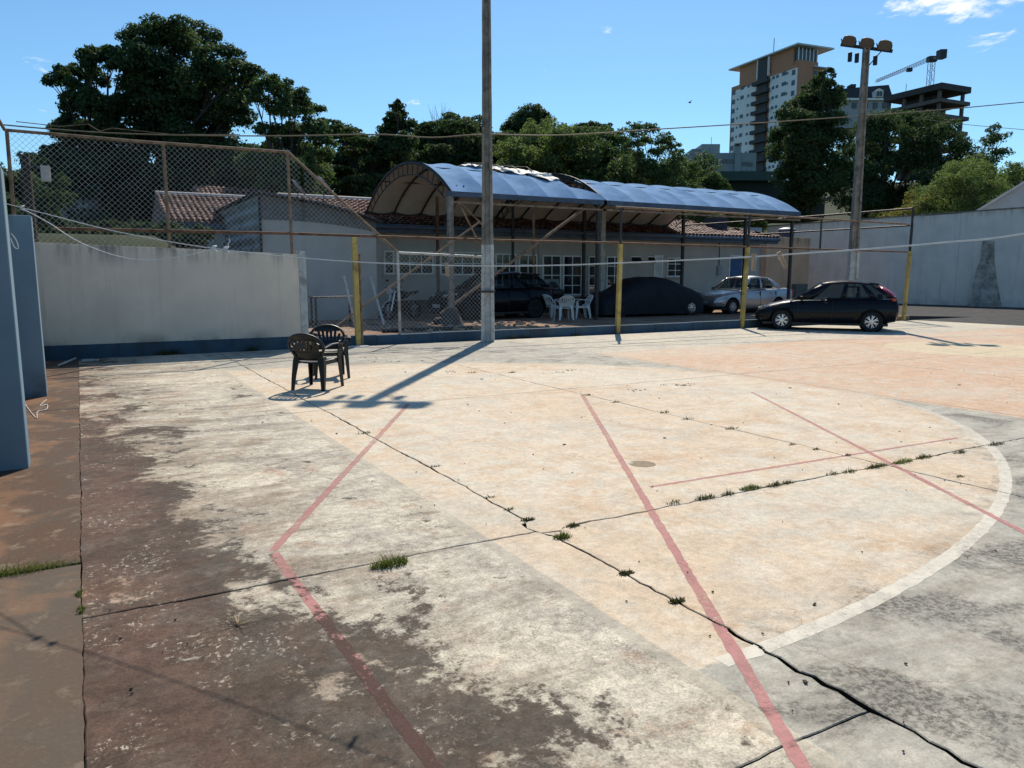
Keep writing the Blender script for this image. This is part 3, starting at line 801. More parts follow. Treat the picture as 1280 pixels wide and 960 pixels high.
# ------------------------------------------------------------------ carport canopies
CB = 20.75; CW = 7.7; CZ = 4.05; CR1 = 1.30; CR2 = 1.10; A0 = onb(565, 243, CB).x; A1 = onb(758, 256, CB).x; A2 = onb(1000, 267, CB).x
def arcp(a, t, dz=0.):       # t 0 front spring .. 1 back spring
    CR = CR1 if a <= A1 else CR2
    r = ((CW/2)**2+CR**2)/(2*CR); half = math.asin(CW/2/r); an = -half+2*half*t
    return Vector((a, CB+CW/2+(r+dz)*math.sin(an), CZ+CR-r+(r+dz)*math.cos(an)))
M_memb = mat('blue_membrane', (.25, .385, .575), .9, 0, .12, 1.6, dirt=(.13, .24, .41), dirt_amt=.6, spec=0.)
M_lining = mat('beige_lining', (.60, .55, .47), .7, 0, .1, 1.2)
def canopy(a0, a1, n, label, torn):
    t = thing('carport_canopy', label, 'canopy', ((a0+a1)/2, CB+CW/2, PZ), group='arched carport canopies')
    pw = (a1-a0)/n
    for k in range(n+1):
        a = a0+pw*k
        MB().tube([arcp(a, q, -.06) for q in np.linspace(0, 1, 25)], .035, 6).build('arch', M_darkpipe, t, smooth=40)
    # the outer arch carries a light truss
    for a in ((a0, a1)):
        MB().tube([arcp(a, q, -.42) for q in np.linspace(.05, .95, 25)], .022, 6).build('truss_chord', M_darkpipe, t, smooth=40)
        for q in np.linspace(.07, .93, 17): MB().bar(arcp(a, q, -.06), arcp(a, q, -.42), .025, .025, (1, 0, 0)).build('truss_strut', M_darkpipe, t)
    for k in range(n):
        lo = a0+pw*k; hi = lo+pw
        rngs = [(0., 1.)]
        if torn: rngs = {0: [(0, 1)], 1: [(0, 1)], 2: [(0, .31), (.60, 1)], 3: [(0, .23), (.56, 1)], 4: [(0, .14), (.58, 1)]}.get(k, [(0, 1)])
        for (q0, q1) in rngs:
            for nm, off, mt in (('membrane_panel', .012, M_memb), ('lining_panel', -.014, M_lining)):
                P = []
                for i in range(7):
                    f = i/6; sag = -.075*math.sin(math.pi*f)
                    row = []
                    for j in range(25):
                        qq0 = q0; qq1 = q1
                        if torn and (q0, q1) != (0, 1):
                            jag = .03*math.sin((lo+pw*f)*9.)+.02*math.sin((lo+pw*f)*23.)
                            if q0 == 0: qq1 = q1+jag-(.08*f if k == 4 else .05*f)
                            else: qq0 = q0+jag
                        row.append(arcp(lo+pw*f, qq0+(qq1-qq0)*j/24, off+sag+random.uniform(-.004, .004)))
                    P.append(row)
                MB().grid(P).build(nm, mt, t, smooth=True, fix=False)
    if torn:     # torn, crumpled sheet lying back over the arches
        P = []; lo = a0+pw*1.7; hi = a0+pw*4.05
        for i in range(41):
            f = i/40; row = []
            for j in range(13):
                q = .30-.15*f+(.20-.06*f)*j/12+.012*math.sin(f*21+j)
                dz = .02+.03*math.sin(f*34+j*.7)+.025*math.sin(f*13+j*1.9)+random.uniform(-.012, .012)-.10*max(0, (j-8)/4)
                row.append(arcp(lo+(hi-lo)*f, q, dz))
            P.append(row)
        MB().grid(P).build('torn_sheet', mat('torn_white_lining', (.66, .66, .62), .7, 0, .15, 4.), t, smooth=True, fix=False)
        for k in range(4):
            f = .1+.22*k
            MB().tube([arcp(lo+(hi-lo)*f, .22+.01*k, .05), arcp(lo+(hi-lo)*(f+.05), .34, .12), arcp(lo+(hi-lo)*(f-.03), .45, .09)], .012, 5).build('torn_cord', M_darkpipe, t)
    m = MB(); m.box(a0-.15, a1, CB-.05, CB+.07, CZ-.14, CZ+.01); m.build('edge_beam', mat('blue_edge_beam', (.055, .085, .13), .6, .1, .3, 5.), t)
    MB().box(a0-.15, a1, CB-.03, CB+.04, CZ-.33, CZ-.27).build('lower_beam', M_tanpipe, t)
    for a in np.arange(a0+.2, a1-.1, .62): MB().bar((a, CB, CZ-.3), (a+.31, CB, CZ-.12), .03, .03, (0, 1, 0)).build('beam_web', M_rust, t)
    MB().box(a0-.05, a1, CB+CW-.05, CB+CW+.06, CZ-.12, CZ).build('edge_beam', M_darkpipe, t)
    MB().tube([arcp(a0, .25, -.06), arcp(a1, .25, -.06)], .025, 6).build('purlin', M_darkpipe, t, smooth=40)
    MB().tube([arcp(a0, .75, -.06), arcp(a1, .75, -.06)], .025, 6).build('purlin', M_darkpipe, t, smooth=40)
    return t
can1 = canopy(A0, A1-.02, 5, 'arched blue carport canopy with torn white sheet near the ridge', True)
can2 = canopy(A1+.02, A2, 8, 'longer arched blue carport canopy over the covered car, unbroken cover', False)
for (t, a, b, w, h, mt) in ((can1, onb(563, 300, CB).x, CB, .08, CZ-.14, M_conc), (can1, onb(752, 330, 26.9).x, 26.9, .11, CZ+.3, M_concwhite), (can1, A1-.3, CB+.05, .05, CZ-.1, M_darkpipe), (can2, onb(930, 330, CB+.1).x, CB+.1, .05, CZ-.1, M_darkpipe), (can2, A2-.3, CB+.1, .05, CZ-.1, M_darkpipe),
                            (can1, onb(667, 300, 24.).x, 24., .04, CZ+.9, M_tanpipe), (can1, onb(641, 300, 26.8).x, 26.8, .045, CZ+.5, M_darkpipe), (can1, onb(547, 300, 26.8).x, 26.8, .05, CZ+.5, M_rust),
                            (can2, A2-.4, 26.9, .06, CZ+.5, M_darkpipe), (can2, A1+3.4, 26.9, .06, CZ+.5, M_darkpipe)):
    MB().box(a-w, a+w, b-w, b+w, PZ-.1, h).build('column', mt, t, bev=.01)
ca = onb(563, 300, CB).x
MB().lathe([(0, PZ+.5), (.17, PZ+.5), (.24, PZ+.33), (.33, PZ+.12), (.42, PZ-.05)], (ca, CB, 0), n=14).build('column_footing', mat('old_footing', (.07, .062, .055), .9, 0, .3, 6., .01), can1, smooth=40)
b0 = onb(572, 377, CB+.15); b1 = onb(738, 255, CB+.15)
MB().tube([b0-(b1-b0)*.12, b1], .05, 8).build('diagonal_brace', M_tanpipe, can1, smooth=40)
for (u0, v0, u1, v1) in ((572, 250, 612, 290),): MB().tube([onb(u0, v0, CB+.1), onb(u1, v1, CB+.1)], .03, 8).build('knee_brace', M_tanpipe, can1, smooth=40)
for q in (.12, .2): MB().tube([(ca, CB, 3.3), arcp(A0+.6*q*5, .06, -.05)], .025, 6).build('knee_brace', M_rust, can1, smooth=40)

# ------------------------------------------------------------------ buildings
def roof_tiles(origin, du, nu, dv, nv, wu, lv, rad=None):
    """barrel tiles: nu columns along du, nv courses up dv"""
    du, dv = Vector(du).normalized(), Vector(dv).normalized(); nrm = du.cross(dv)
    if nrm.z < 0: nrm = -nrm
    mb = MB(); rad = rad or wu*.42
    for i in range(nu):
        for j in range(nv):
            o = Vector(origin)+du*(i+.5)*wu+dv*j*lv+nrm*(.012*random.random())+du*random.uniform(-.01, .01)
            base = len(mb.v)
            for e in range(2):
                rr = rad*(1.08 if e == 0 else .86); lift = .035 if e == 0 else .0
                for k in range(5):
                    a = math.pi*k/4
                    mb.v.append(tuple(o+dv*(e*lv*1.12)+du*rr*math.cos(a)+nrm*(rr*.75*math.sin(a)+lift)))
            for k in range(4): mb.f.append((base+k, base+k+1, base+k+6, base+k+5))
    return mb
BF = 27.6; EZ = 3.3
M_bwall = wall_material('grey_building_render', (.47, .44, .395), .1, 3.4, (.10, .10, .09), .35, .35)
bl = thing('clubhouse', 'low grey clubhouse with tiled roof and white grid windows behind the carport', 'building', (20, 32, PZ))
bx0 = onb(478, 350, BF).x; bx1 = onb(948, 340, BF).x
MB().box(bx0-.8, bx1, BF, BF+9, 0, EZ).build('wall', M_bwall, bl)
M_fascia = mat('blue_fascia', (.06, .09, .135), .6, 0, .2, 3., dirt=(.03, .035, .045), dirt_amt=.6)
MB().box(bx0-1, bx1+.65, BF-.62, BF-.5, EZ-.12, EZ+.2).build('fascia', M_fascia, bl, bev=.01)
MB().tube([(bx0-1, BF-.69, EZ+.08), (bx1+.65, BF-.69, EZ+.08)], .07, 8).build('gutter', mat('grey_gutter', (.10, .13, .17), .5, .3), bl, smooth=40)
MB().box(bx0-1, bx1+.6, BF-.5, BF+.02, EZ-.1, EZ-.05).build('soffit', M_bwall, bl)
RB = BF+4.5; RZ = 4.78; xl = onb(470, 300, 25.).x-1.6; xr = bx1+.7
ov = BF-.6; ob = BF+9.6
m = MB()
m.quad((xl, ov, EZ+.14), (xr, ov, EZ+.14), (xr-5, RB, RZ), (xl, RB, RZ)); m.quad((xr, ov, EZ+.14), (xr, ob, EZ+.14), (xr-5, RB, RZ)); m.quad((xr, ob, EZ+.14), (xl, ob, EZ+.14), (xl, RB, RZ), (xr-5, RB, RZ))
roof = m.build('roof', M_tile, bl)
sv = Vector((0, RB-ov, RZ-EZ-.14)); sl_ = sv.length
mb = roof_tiles((xl, ov-.02, EZ+.16), (1, 0, 0), int((xr-xl)/.23), sv, int(sl_/.36), .23, .36)
# trim the courses at the hip
hipx = lambda y: xr-5*(y-ov)/(RB-ov)
keep = MB(); n_ = 0
for f in mb.f:
    vs = [mb.v[i] for i in f]
    if max(v[0] for v in vs) < hipx(min(RB, max(ov, vs[0][1])))+.1:
        pass
keepidx = [f for f in mb.f if max(mb.v[i][0] for i in f) < hipx(min(RB, max(ov, mb.v[f[0]][1])))+.1]
mb.f = keepidx; o = mb.build('roof_tiles', M_tile, roof, fix=False, smooth=60); o['kind'] = 'stuff'
hv = Vector((-5, 0, RZ-EZ-.14)); mb = roof_tiles((xr+.02, ov, EZ+.16), (0, 1, 0), 44, hv, 14, .23, .36)
mb.f = [f for f in mb.f if abs((mb.v[f[0]][1]-RB)) < 5.1*(1-(xr-mb.v[f[0]][0])/5.)+.1]
o = mb.build('roof_tiles', M_tile, roof, fix=False, smooth=60); o['kind'] = 'stuff'
MB().tube([(xl, RB, RZ+.05), (xr-5, RB, RZ+.05)], .11, 8).build('ridge_tiles', mat('pale_ridge', (.5, .44, .38), .8, 0, .25, 9.), roof, smooth=40)
for s in (ov, ob): MB().tube([(xr-5, RB, RZ+.05), (xr, s, EZ+.2)], .1, 8).build('hip_tiles', M_tile, roof, smooth=40)
cq = onb(897, 290, BF+1.2)
MB().box(cq.x-.45, cq.x+.35, BF+.9, BF+1.6, EZ+.3, onb(897, 272, BF+1.2).z).build('chimney', mat('dark_vent', (.03, .03, .04), .8), bl, bev=.01)
M_frame = mat('white_window_frame', (.76, .75, .72), .55, 0, .12, 4.)
M_pane = glassmat('dark_window_glass', (.012, .016, .02), 0, .06)
def window(u0, v0, u1, v1, cols, rows, par=bl, b=BF, frame=None, name='window'):
    p, q = onb(u0, v1, b), onb(u1, v0, b); a0, a1 = p.x, q.x; z0 = onb((u0+u1)/2, v1, b).z; z1 = onb((u0+u1)/2, v0, b).z
    fw = .055
    f = MB()
    for x in (a0, a1-fw): f.box(x, x+fw, b-.05, b+.02, z0, z1)
    for z in (z0, z1-fw): f.box(a0+fw, a1-fw, b-.048, b+.02, z, z+fw)
    cw, rh = (a1-a0)/cols, (z1-z0)/rows
    for c in range(1, cols): f.box(a0+c*cw-.02, a0+c*cw+.02, b-.046, b+.02, z0+fw, z1-fw)
    for r in range(1, rows): f.box(a0+fw, a1-fw, b-.043, b+.02, z0+r*rh-.018, z0+r*rh+.018)
    w = f.build(name, frame or M_frame, par)
    for c in range(cols):
        for r in range(rows):
            tl = random.uniform(-.004, .004)
            MB().box(a0+c*cw+.018, a0+(c+1)*cw-.018, b-.02+tl, b-.012+tl, z0+r*rh+.016, z0+(r+1)*rh-.016).build('pane', M_pane, w)
    MB().box(a0-.08, a1+.08, b-.09, b, z0-.06, z0-.002).build('sill', M_bwall, w)
    return w
for (u0, v0, u1, v1, c, r) in ((480, 313.5, 492, 343, 1, 2), (497, 314, 541, 343, 3, 2), (550, 315, 604, 344, 4, 2), (619, 317, 645, 369, 3, 4), (648, 318, 671, 369, 2, 4), (677.5, 319, 701, 369, 2, 4), (703, 319.5, 727, 369, 2, 4), (734.5, 320, 752, 369, 2, 4), (757, 320.5, 778, 369, 2, 4), (833, 322, 854, 346, 2, 3)): window(u0, v0, u1, v1, c, r)
for u0, u1 in ((788, 801), (809, 818)):      # small tilted hopper windows
    p, q = onb(u0, 329.5, BF), onb(u1, 320.5, BF)
    w = MB(); w.box(p.x, q.x, BF-.03, BF+.02, p.z, p.z+.04).box(p.x, q.x, BF-.03, BF+.02, q.z-.04, q.z).box(p.x, p.x+.04, BF-.031, BF+.02, p.z, q.z).box(q.x-.04, q.x, BF-.031, BF+.02, p.z, q.z)
    w = w.build('hopper_window', M_frame, bl)
    MB().prism([(p.x+.03, BF-.2, p.z+.03), (q.x-.03, BF-.2, p.z+.03), (q.x-.03, BF-.02, q.z-.03), (p.x+.03, BF-.02, q.z-.03)], (0, .02, .005)).build('pane', M_pane, w)
def slabdoor(u0, v0, u1, v1, mt, b=BF):
    p, q = onb(u0, v1, b), onb(u1, v0, b)
    d = MB().box(p.x, q.x, b-.03, b+.02, PZ if v1 > 360 else p.z, q.z).build('door', mt, bl, bev=.005)
    fr = MB(); z0 = PZ if v1 > 360 else p.z
    fr.box(p.x-.06, p.x-.002, b-.045, b+.02, z0, q.z+.06).box(q.x+.002, q.x+.06, b-.045, b+.02, z0, q.z+.06).box(p.x-.06, q.x+.06, b-.046, b+.02, q.z+.002, q.z+.062)
    fr.build('door_frame', M_frame, d)
    MB().tube([(q.x-.1, b-.07, z0+1.), (q.x-.1, b-.07, z0+1.15)], .014, 6).build('handle', M_alloy, d)
slabdoor(817.5, 321, 827, 372, mat('white_door', (.52, .53, .52), .6))
slabdoor(910, 321, 927, 380, mat('blue_door', (.035, .09, .20), .5))
p = onb(898, 338, BF); MB().box(p.x-.13, p.x+.13, BF-.12, BF, p.z-.22, p.z+.22).build('meter_box', mat('grey_box', (.3, .31, .31), .6), bl, bev=.01)
MB().tube([(p.x, BF-.03, p.z+.2), (p.x, BF-.03, EZ-.1)], .02, 6).build('conduit', M_darkpipe, bl)
for u in (673.5, 731): q = onb(u, 330, BF); MB().tube([(q.x, BF-.06, PZ), (q.x, BF-.06, EZ-.1)], .04, 8).build('downpipe', M_bwall, bl, smooth=40)
# brick plinth bench along the facade
q0, q1 = onb(690, 375, BF).x, onb(760, 375, BF).x
for k in range(3):
    MB().box(bx0+.3, q1+.6, BF-.35+.0*k, BF-.002, PZ+.18*k+.004, PZ+.18*(k+1)-.006).build('plinth_course', mat('brown_plinth', (.12, .085, .065), .85, 0, .3, 6.), bl, bev=.008)

# grey wing with corrugated side
wg = thing('shed_wing', 'grey shed with corrugated side and dark sloping eave left of the clubhouse', 'building', (7, 27, PZ))
WB = 25.; wa0 = onb(328, 300, WB).x; wz0 = onb(328, 243, WB).z; wa1 = onb(470, 300, WB).x; wz1 = onb(470, 277, WB).z
M_wing = wall_material('pale_blue_grey_render', (.50, .485, .46), .1, 3.6, (.10, .10, .10), .3, .3)
MB().prism([(wa0, WB, 0), (wa1, WB, 0), (wa1, WB, wz1-.1), (wa0, WB, wz0-.1)], (0, 14, 0)).build('wall', M_wing, wg)
m = MB(); P = []
nz = 90
for k in range(nz+1):
    z = PZ+(wz0-PZ)*k/nz; off = .045*math.sin(k*2*math.pi/9*1.)
    P.append([(wa0-.05+off, WB-.05+j*14.1, z) for j in range(2)])
m.grid(P); m.build('corrugated_side', mat('corrugated_grey', (.25, .25, .245), .75, 0, .25, 2., dirt=(.11, .10, .09), dirt_amt=.6), wg, smooth=True)
MB().bar((wa0-.06, WB-.06, PZ), (wa0-.06, WB-.06, wz0), .07, .07, (0, 1, 0)).build('corner_trim', mat('dark_trim', (.03, .032, .035), .7), wg)
sl2 = (wz1-wz0)/(wa1-wa0)
xs = np.linspace(wa0-.25, wa1+.12, 60)
top = [[(x, y, wz0+.02+sl2*(x-wa0)-.12*math.sin(math.pi*min(1, max(0, (x-wa0)/(wa1-wa0))))*-1+.015*math.sin(x*28)) for y in (WB-.5, WB+5, WB+14.2)] for x in xs]
MB().grid(top).build('roof_sheet', mat('dark_roof_sheet', (.06, .062, .065), .7, .2, .3, 3.), wg, smooth=True).modifiers.new('s', 'SOLIDIFY').thickness = .05
m = MB(); m.grid([[(x, WB-.03, wz0-.02+sl2*(x-wa0)+.10*math.sin(math.pi*min(1, max(0, (x-wa0)/(wa1-wa0))))-d) for d in (0, .75-.42*min(1, max(0, (x-wa0)/(wa1-wa0))))] for x in np.linspace(wa0, wa1, 30)])
m.build('gable_cladding', mat('grey_cladding', (.13, .14, .15), .6, .2, .2, 4.), wg).modifiers.new('s', 'SOLIDIFY').thickness = .03
# satellite dishes on the roof
for _k, (u, v) in enumerate(((372, 235), (404, 231))):
    q = onb(u, v, WB+6.)
    d = thing('satellite_dish', ('small grey satellite dish beside the last tall fence post', 'small grey satellite dish under the sloping fence rail')[_k], 'dish', (q.x, q.y, q.z-.5), group='dishes on the shed roof')
    MB().tube([(q.x, q.y, q.z-.75), (q.x, q.y, q.z)], .02, 6).build('mast', M_darkpipe, d)
    nd = Vector((.75, -.1, .65)).normalized(); s1 = nd.cross(Vector((0, 0, 1))).normalized(); s2 = nd.cross(s1)
    P = [[Vector(q)+s1*r*math.cos(k*math.pi/8)+s2*r*math.sin(k*math.pi/8)+nd*(r*r*.45) for k in range(17)] for r in (.02, .15, .28, .38)]
    MB().grid(P).build('reflector', mat('dish_grey', (.32, .33, .34), .5), d, smooth=True).modifiers.new('s', 'SOLIDIFY').thickness = .01
    MB().tube([Vector(q)+s2*.36, Vector(q)+nd*.45], .012, 5).build('feed_arm', M_darkpipe, d)

# tiled house at left
HB = 31.5; hz = 2.75
hs = thing('tiled_house', 'small white house with red tiled roof behind the white wall', 'house', (onb(260, 290, HB).x, HB+3, hz))
ha0, ha1 = onb(216, 290, HB+.3).x, onb(420, 290, HB).x
e0 = onb(222, 277, HB); r0 = onb(208, 243, HB+4)
MB().box(ha0+.25, ha1, HB+.4, HB+7, hz-2.5, e0.z-.03).build('wall', mat('white_house_wall', (.52, .53, .54), .8, 0, .12, 2.), hs)
MB().box(ha0-.05, ha1, HB-.03, HB+.4, e0.z-.28, e0.z-.02).build('fascia', M_fascia, hs)
m = MB(); m.prism([(ha0-.2, HB-.05, e0.z), (ha0-.2, HB+4, r0.z-.06), (ha0-.2, HB+8, e0.z)], (ha1-ha0+.2, 0, 0)); rf = m.build('roof', M_tile, hs)
sv = Vector((0, 4.05, r0.z-e0.z-.06))
mb = roof_tiles((ha0-.25, HB-.1, e0.z+.03), (1, 0, 0), int((ha1-ha0+.3)/.22), sv, 11, .22, sv.length/10.8)
o = mb.build('roof_tiles', M_tile, rf, fix=False, smooth=60); o['kind'] = 'stuff'
MB().tube([(ha0-.2, HB+4, r0.z+.03), (ha1, HB+4, r0.z+.03)], .10, 8).build('ridge_tiles', MATS['pale_ridge'], rf, smooth=40)
# small tile ridge of a house farther back
q = onb(262, 238, 40.)
h2 = thing('tiled_house', 'low house farther back with only its tiled ridge showing', 'house', (q.x+1, 43, 3.))
MB().box(q.x, q.x+4, 41, 46, 2, q.z-.5).build('wall', MATS['white_house_wall'], h2)
MB().prism([(q.x-.3, 40.5, q.z-.6), (q.x-.3, 43.5, q.z+.5), (q.x-.3, 46.5, q.z-.6)], (5.2, 0, 0)).build('roof', M_tile, h2)
mb = roof_tiles((q.x-.3, 40.5, q.z-.58), (1, 0, 0), 22, (0, 3, 1.1), 8, .23, .4); mb.build('roof_tiles', M_tile, h2, fix=False)['kind'] = 'stuff'
# distant dim house with green water trough, far left
q = far(90, 262, 42.)
h3 = thing('grey_house', 'dim grey house with green rooftop tank seen through the chain link', 'house', (q.x, q.y, 3))
def fbox(u0, v0, u1, v1, D, dep, nm, mt, par):
    c = far((u0+u1)/2, (v0+v1)/2, D); w = (u1-u0)/2*D/FPX; z0, z1 = far(u0, v1, D).z, far(u0, v0, D).z
    rx = Vector((cy_, -sy_, 0)); fy = Vector((sy_, cy_, 0))
    return MB().obox(Vector((c.x, c.y, (z0+z1)/2))+fy*dep/2, rx*w, fy*dep/2, Vector((0, 0, (z1-z0)/2))).build(nm, mt, par)
fbox(70, 242, 110, 300, 42, 5, 'wall', mat('grey_house_wall', (.30, .31, .33), .85, 0, .15, 1.), h3)
fbox(67, 238, 114, 242, 41.8, 5.6, 'roof_slab', mat('dark_slab', (.10, .10, .11), .8), h3)
fbox(82, 230, 112, 238, 43, 1.2, 'water_trough', mat('green_trough', (.08, .20, .16), .6), h3)
fbox(84, 262, 93, 285, 41.9, .12, 'window', M_pane, h3)
q = far(92, 238, 43.5); zt = far(92, 212, 43.5).z
MB().lathe([(.12, q.z), (.10, q.z+.55), (.42, zt-.3), (.42, zt), (0, zt+.05)], (q.x, q.y, 0), n=12).build('water_tank', mat('white_tank', (.5, .52, .54), .6), h3, smooth=40)

# beige wall block with blue tank, right boundary wall with buttress
bw = thing('beige_wall', 'peeling beige wall block at the end of the clubhouse', 'wall', (onb(985, 370, 31.).x, 31, .1))
MBB = 31.; x0, x1 = onb(957, 340, MBB).x, onb(1011, 340, MBB).x; zt = onb(985, 296.5, MBB).z
MB().box(x0, x1, MBB, MBB+1.6, 0, zt).build('block', wall_material('peeling_beige', (.80, .45, .27), 0, 3.7, (.09, .07, .055), .9, .7, (.66, .42, .28)), bw, bev=.02)
q = onb(993, 370, MBB); MB().box(q.x-.3, q.x+.7, MBB-.35, MBB-.01, 0, onb(993, 355, MBB).z).build('grey_cabinet', mat('grey_cabinet', (.13, .13, .12), .8, 0, .2, 5.), bw, bev=.02)
MB().box(onb(930, 340, MBB+.4).x, x0-.01, MBB+.4, MBB+.6, 0, zt+.5).build('rear_wall', wall_material('pale_grey_render', (.40, .42, .44), 0, 5, (.12, .12, .12), .6, .4), bw)
q = onb(984, 296, MBB+.7); qw = 12*32.9/FPX*1.15
tk = thing('water_tank', 'dark blue water tank with white lid on the beige wall', 'water tank', (q.x, MBB+.7, zt))
MB().lathe([(0, zt), (qw*.82, zt), (qw*.88, zt+.25), (qw, zt+.42), (qw, zt+.47)], (q.x, MBB+.75, 0), n=20).build('basin', mat('tank_blue', (.018, .045, .12), .5, 0, .1), tk, smooth=40)
MB().lathe([(qw+.03, zt+.46), (qw+.02, zt+.52), (qw*.5, zt+.6), (0, zt+.62)], (q.x, MBB+.75, 0), n=20).build('lid', M_whiteplastic, tk, smooth=40)

WA = 41.8; M_rwall = wall_material('grey_blue_render', (.80, .735, .66), 0, 5.0, (.2, .2, .2), .8, .45, (.82, .73, .63))
rw = thing('boundary_wall', 'tall pale grey blue boundary wall at the end of the asphalt yard', 'wall', (WA, 20, 0))
zl = ona(1139, 271, WA).z
ys = [-12., 18.75, ona(1199, 300, WA).y, 26.6, 38.]
for k in range(4): MB().box(WA+.012*(k % 2), WA+.3, ys[k]+.006, ys[k+1]-.006, -.1, zl+(.03 if k % 2 else 0)).build('wall_panel', M_rwall, rw)
MB().box(WA-.03, WA+.33, -12, 38, zl+.032, zl+.1).build('coping', M_conc, rw)
b0 = ona(1250, 383, WA-.2).y; b1 = ona(1212, 382, WA-.2).y; zt = ona(1240, 301, WA).z; c0 = ona(1243, 305, WA).y; c1 = ona(1228, 305, WA).y
bt = thing('concrete_buttress', 'rough grey concrete buttress flaring towards its foot against the wall', 'buttress', (WA-.2, (b0+b1)/2, 0))
P = []
for k in range(13):
    f = k/12; e = (1-f)**1.6; y0_ = c0+(b0-c0)*e; y1_ = c1+(b1-c1)*e; d = .12+.55*e
    P.append([(WA+.01, y0_, zt*f), (WA-d+random.uniform(-.015, .015), y0_+.08+random.uniform(-.07, .07), zt*f), (WA-d+random.uniform(-.015, .015), y1_-.08+random.uniform(-.07, .07), zt*f), (WA+.01, y1_, zt*f)])
m = MB(); m.grid(P); m.quad(*P[-1]); m.build('buttress', mat('rough_concrete', (.36, .32, .275), .95, 0, .35, 2.5, .02, dirt=(.07, .065, .06), dirt_amt=.8), bt)
sh = thing('pale_shed', 'pale grey gable of a shed rising above the boundary wall', 'building', (WA+8, 12, 0))
q0 = ona(1219, 263, WA+5); q1 = ona(1290, 224, WA+5)
MB().prism([(WA+5, q0.y, 0), (WA+5, q0.y, q0.z-.2), (WA+5, q1.y, q1.z), (WA+5, q1.y-8, q0.z+.3), (WA+5, q1.y-8, 0)], (14, 0, 0)).build('gable', mat('pale_shed_cladding', (.40, .42, .45), .7, 0, .1, 1.), sh)
d = Vector((0, q1.y-q0.y, q1.z-q0.z+.2))
MB().bar((WA+4.9, q0.y, q0.z-.17), (WA+4.9, q1.y, q1.z+.03), .2, .12).build('verge', mat('white_verge', (.55, .56, .58), .6), sh)

# ------------------------------------------------------------------ far buildings
rxv = Vector((cy_, -sy_, 0)); fyv = Vector((sy_, cy_, 0))
def two_face(name, label, cat, ucorner, D, vtop, uleft, vleft):
    """corner post at ucorner; returns corner point, unit left direction, unit right direction, top height, left length"""
    c = far(ucorner, vtop, D); Dl = D*(345-vtop)/(345-vleft); l = far(uleft, vleft, Dl)
    lv = Vector((l.x-c.x, l.y-c.y, 0)); L = lv.length; lv.normalize(); rv = Vector((lv.y, -lv.x, 0))
    if rv.dot(rxv) < 0: rv = -rv
    return c, lv, rv, c.z, L
c, lv, rv, ZT, L = two_face('', '', '', 998, 250, 55, 914, 86)
tw = thing('apartment_tower', 'tall white and terracotta apartment tower with dark balcony shaft', 'tower', (c.x, c.y, 12))
up = Vector((0, 0, 1)); cb = Vector((c.x, c.y, 0)); Wd = 12.
M_twhite = mat('tower_white', (.80, .78, .76), .8, 0, .05, .2); M_tor = mat('tower_terracotta', (.46, .21, .12), .8, 0, .08, .2); M_tdark = mat('tower_dark', (.045, .043, .045), .7); M_twin = mat('tower_window', (.06, .07, .085), .3, 0, .2, .5)
def tbox(par, nm, mt, l0, l1, r0, r1, z0, z1):
    o = cb+lv*(l0+l1)/2+rv*(r0+r1)/2+up*(z0+z1)/2
    return MB().obox(o, lv*(l1-l0)/2, rv*(r1-r0)/2, up*(z1-z0)/2).build(nm, mt, par)
tbox(tw, 'core', M_tor, .4, L-.3, .25, Wd, 6, ZT-6.0)
tbox(tw, 'penthouse', M_tor, 2.6, L-4, .6, Wd-3, ZT-6.0, ZT-.3)
tbox(tw, 'penthouse_wall', M_tor, .6, 2.6, 1., Wd-3, ZT-6.0, ZT-4.4)
tbox(tw, 'penthouse_glazing', M_twin, 1.2, 2.6, 1.2, Wd-3.2, ZT-4.4, ZT-.8)
for r_ in np.arange(1.2, Wd-3, 1.5): tbox(tw, 'mullion', M_twhite, .95, 1.19, r_, r_+.25, ZT-4.4, ZT-.5)
tbox(tw, 'roof_slab', mat('pale_slab', (.60, .60, .58), .7), -.8, L+.3, -.9, Wd+2, ZT-.3, ZT+.15)
sh0, sh1 = L*.40, L*.56
tbox(tw, 'white_wall', M_twhite, .0, 0+sh0-.8, 0, .25, 10, ZT-7.)
tbox(tw, 'white_wall', M_twhite, sh1+.8, L-1.2, 0, .25, 10, ZT-7.6)
tbox(tw, 'corner_wall', M_tor, -.05, 3., .26, 6., 8, ZT-5.9)
tbox(tw, 'balcony_shaft', M_tdark, sh0+.3, sh1-.3, -.35, .2, 10, ZT-.7)
for e in (sh0-.2, sh1-.1): tbox(tw, 'white_fin', M_twhite, e, e+.35, -.5, .2, ZT-6.5, ZT-.5)
fl = 3.15; k = 0
z = ZT-8.6
while z > 30:
    tbox(tw, 'balcony', M_tdark, sh0-1.1, sh1+1.3, -1.5, -.36, z, z+1.15)
    if k > 0 or True:
        for (f, w, h) in ((.045, .9, 1.2), (.13, .45, .6), (.175, 1.2, .9), (.27, .7, .7), (.325, .7, .7), (.64, .7, .7), (.70, .7, .7), (.80, 1.1, .9), (.87, .45, .6), (.94, 1.1, 1.2)):
            zz = z+.3+(.8 if h < 1 else 0)-.6
            if 1.0 < L*f < sh0-1.2 or sh1+1. < L*f < L-1.6:
                if random.random() < .93: tbox(tw, 'window', M_twin, L*f-w*.8, L*f+w*.8, -.06, .05, zz, zz+h*1.3)
    for r0 in (7., 9.2): tbox(tw, 'window', M_twin, .3, .38, r0, r0+1.5, z, z+1.5)
    z -= fl; k += 1
for z in (ZT-6., ZT-9.2): tbox(tw, 'terrace', mat('terrace_slab', (.48, .50, .54), .6), -.8, 4, 6.2, Wd+2.2, z-.3, z)
MB().tube([cb+lv*L*.45+rv*3+up*ZT, cb+lv*L*.45+rv*3+up*(ZT+6)], .12, 5).build('antenna', M_darkpipe, tw)

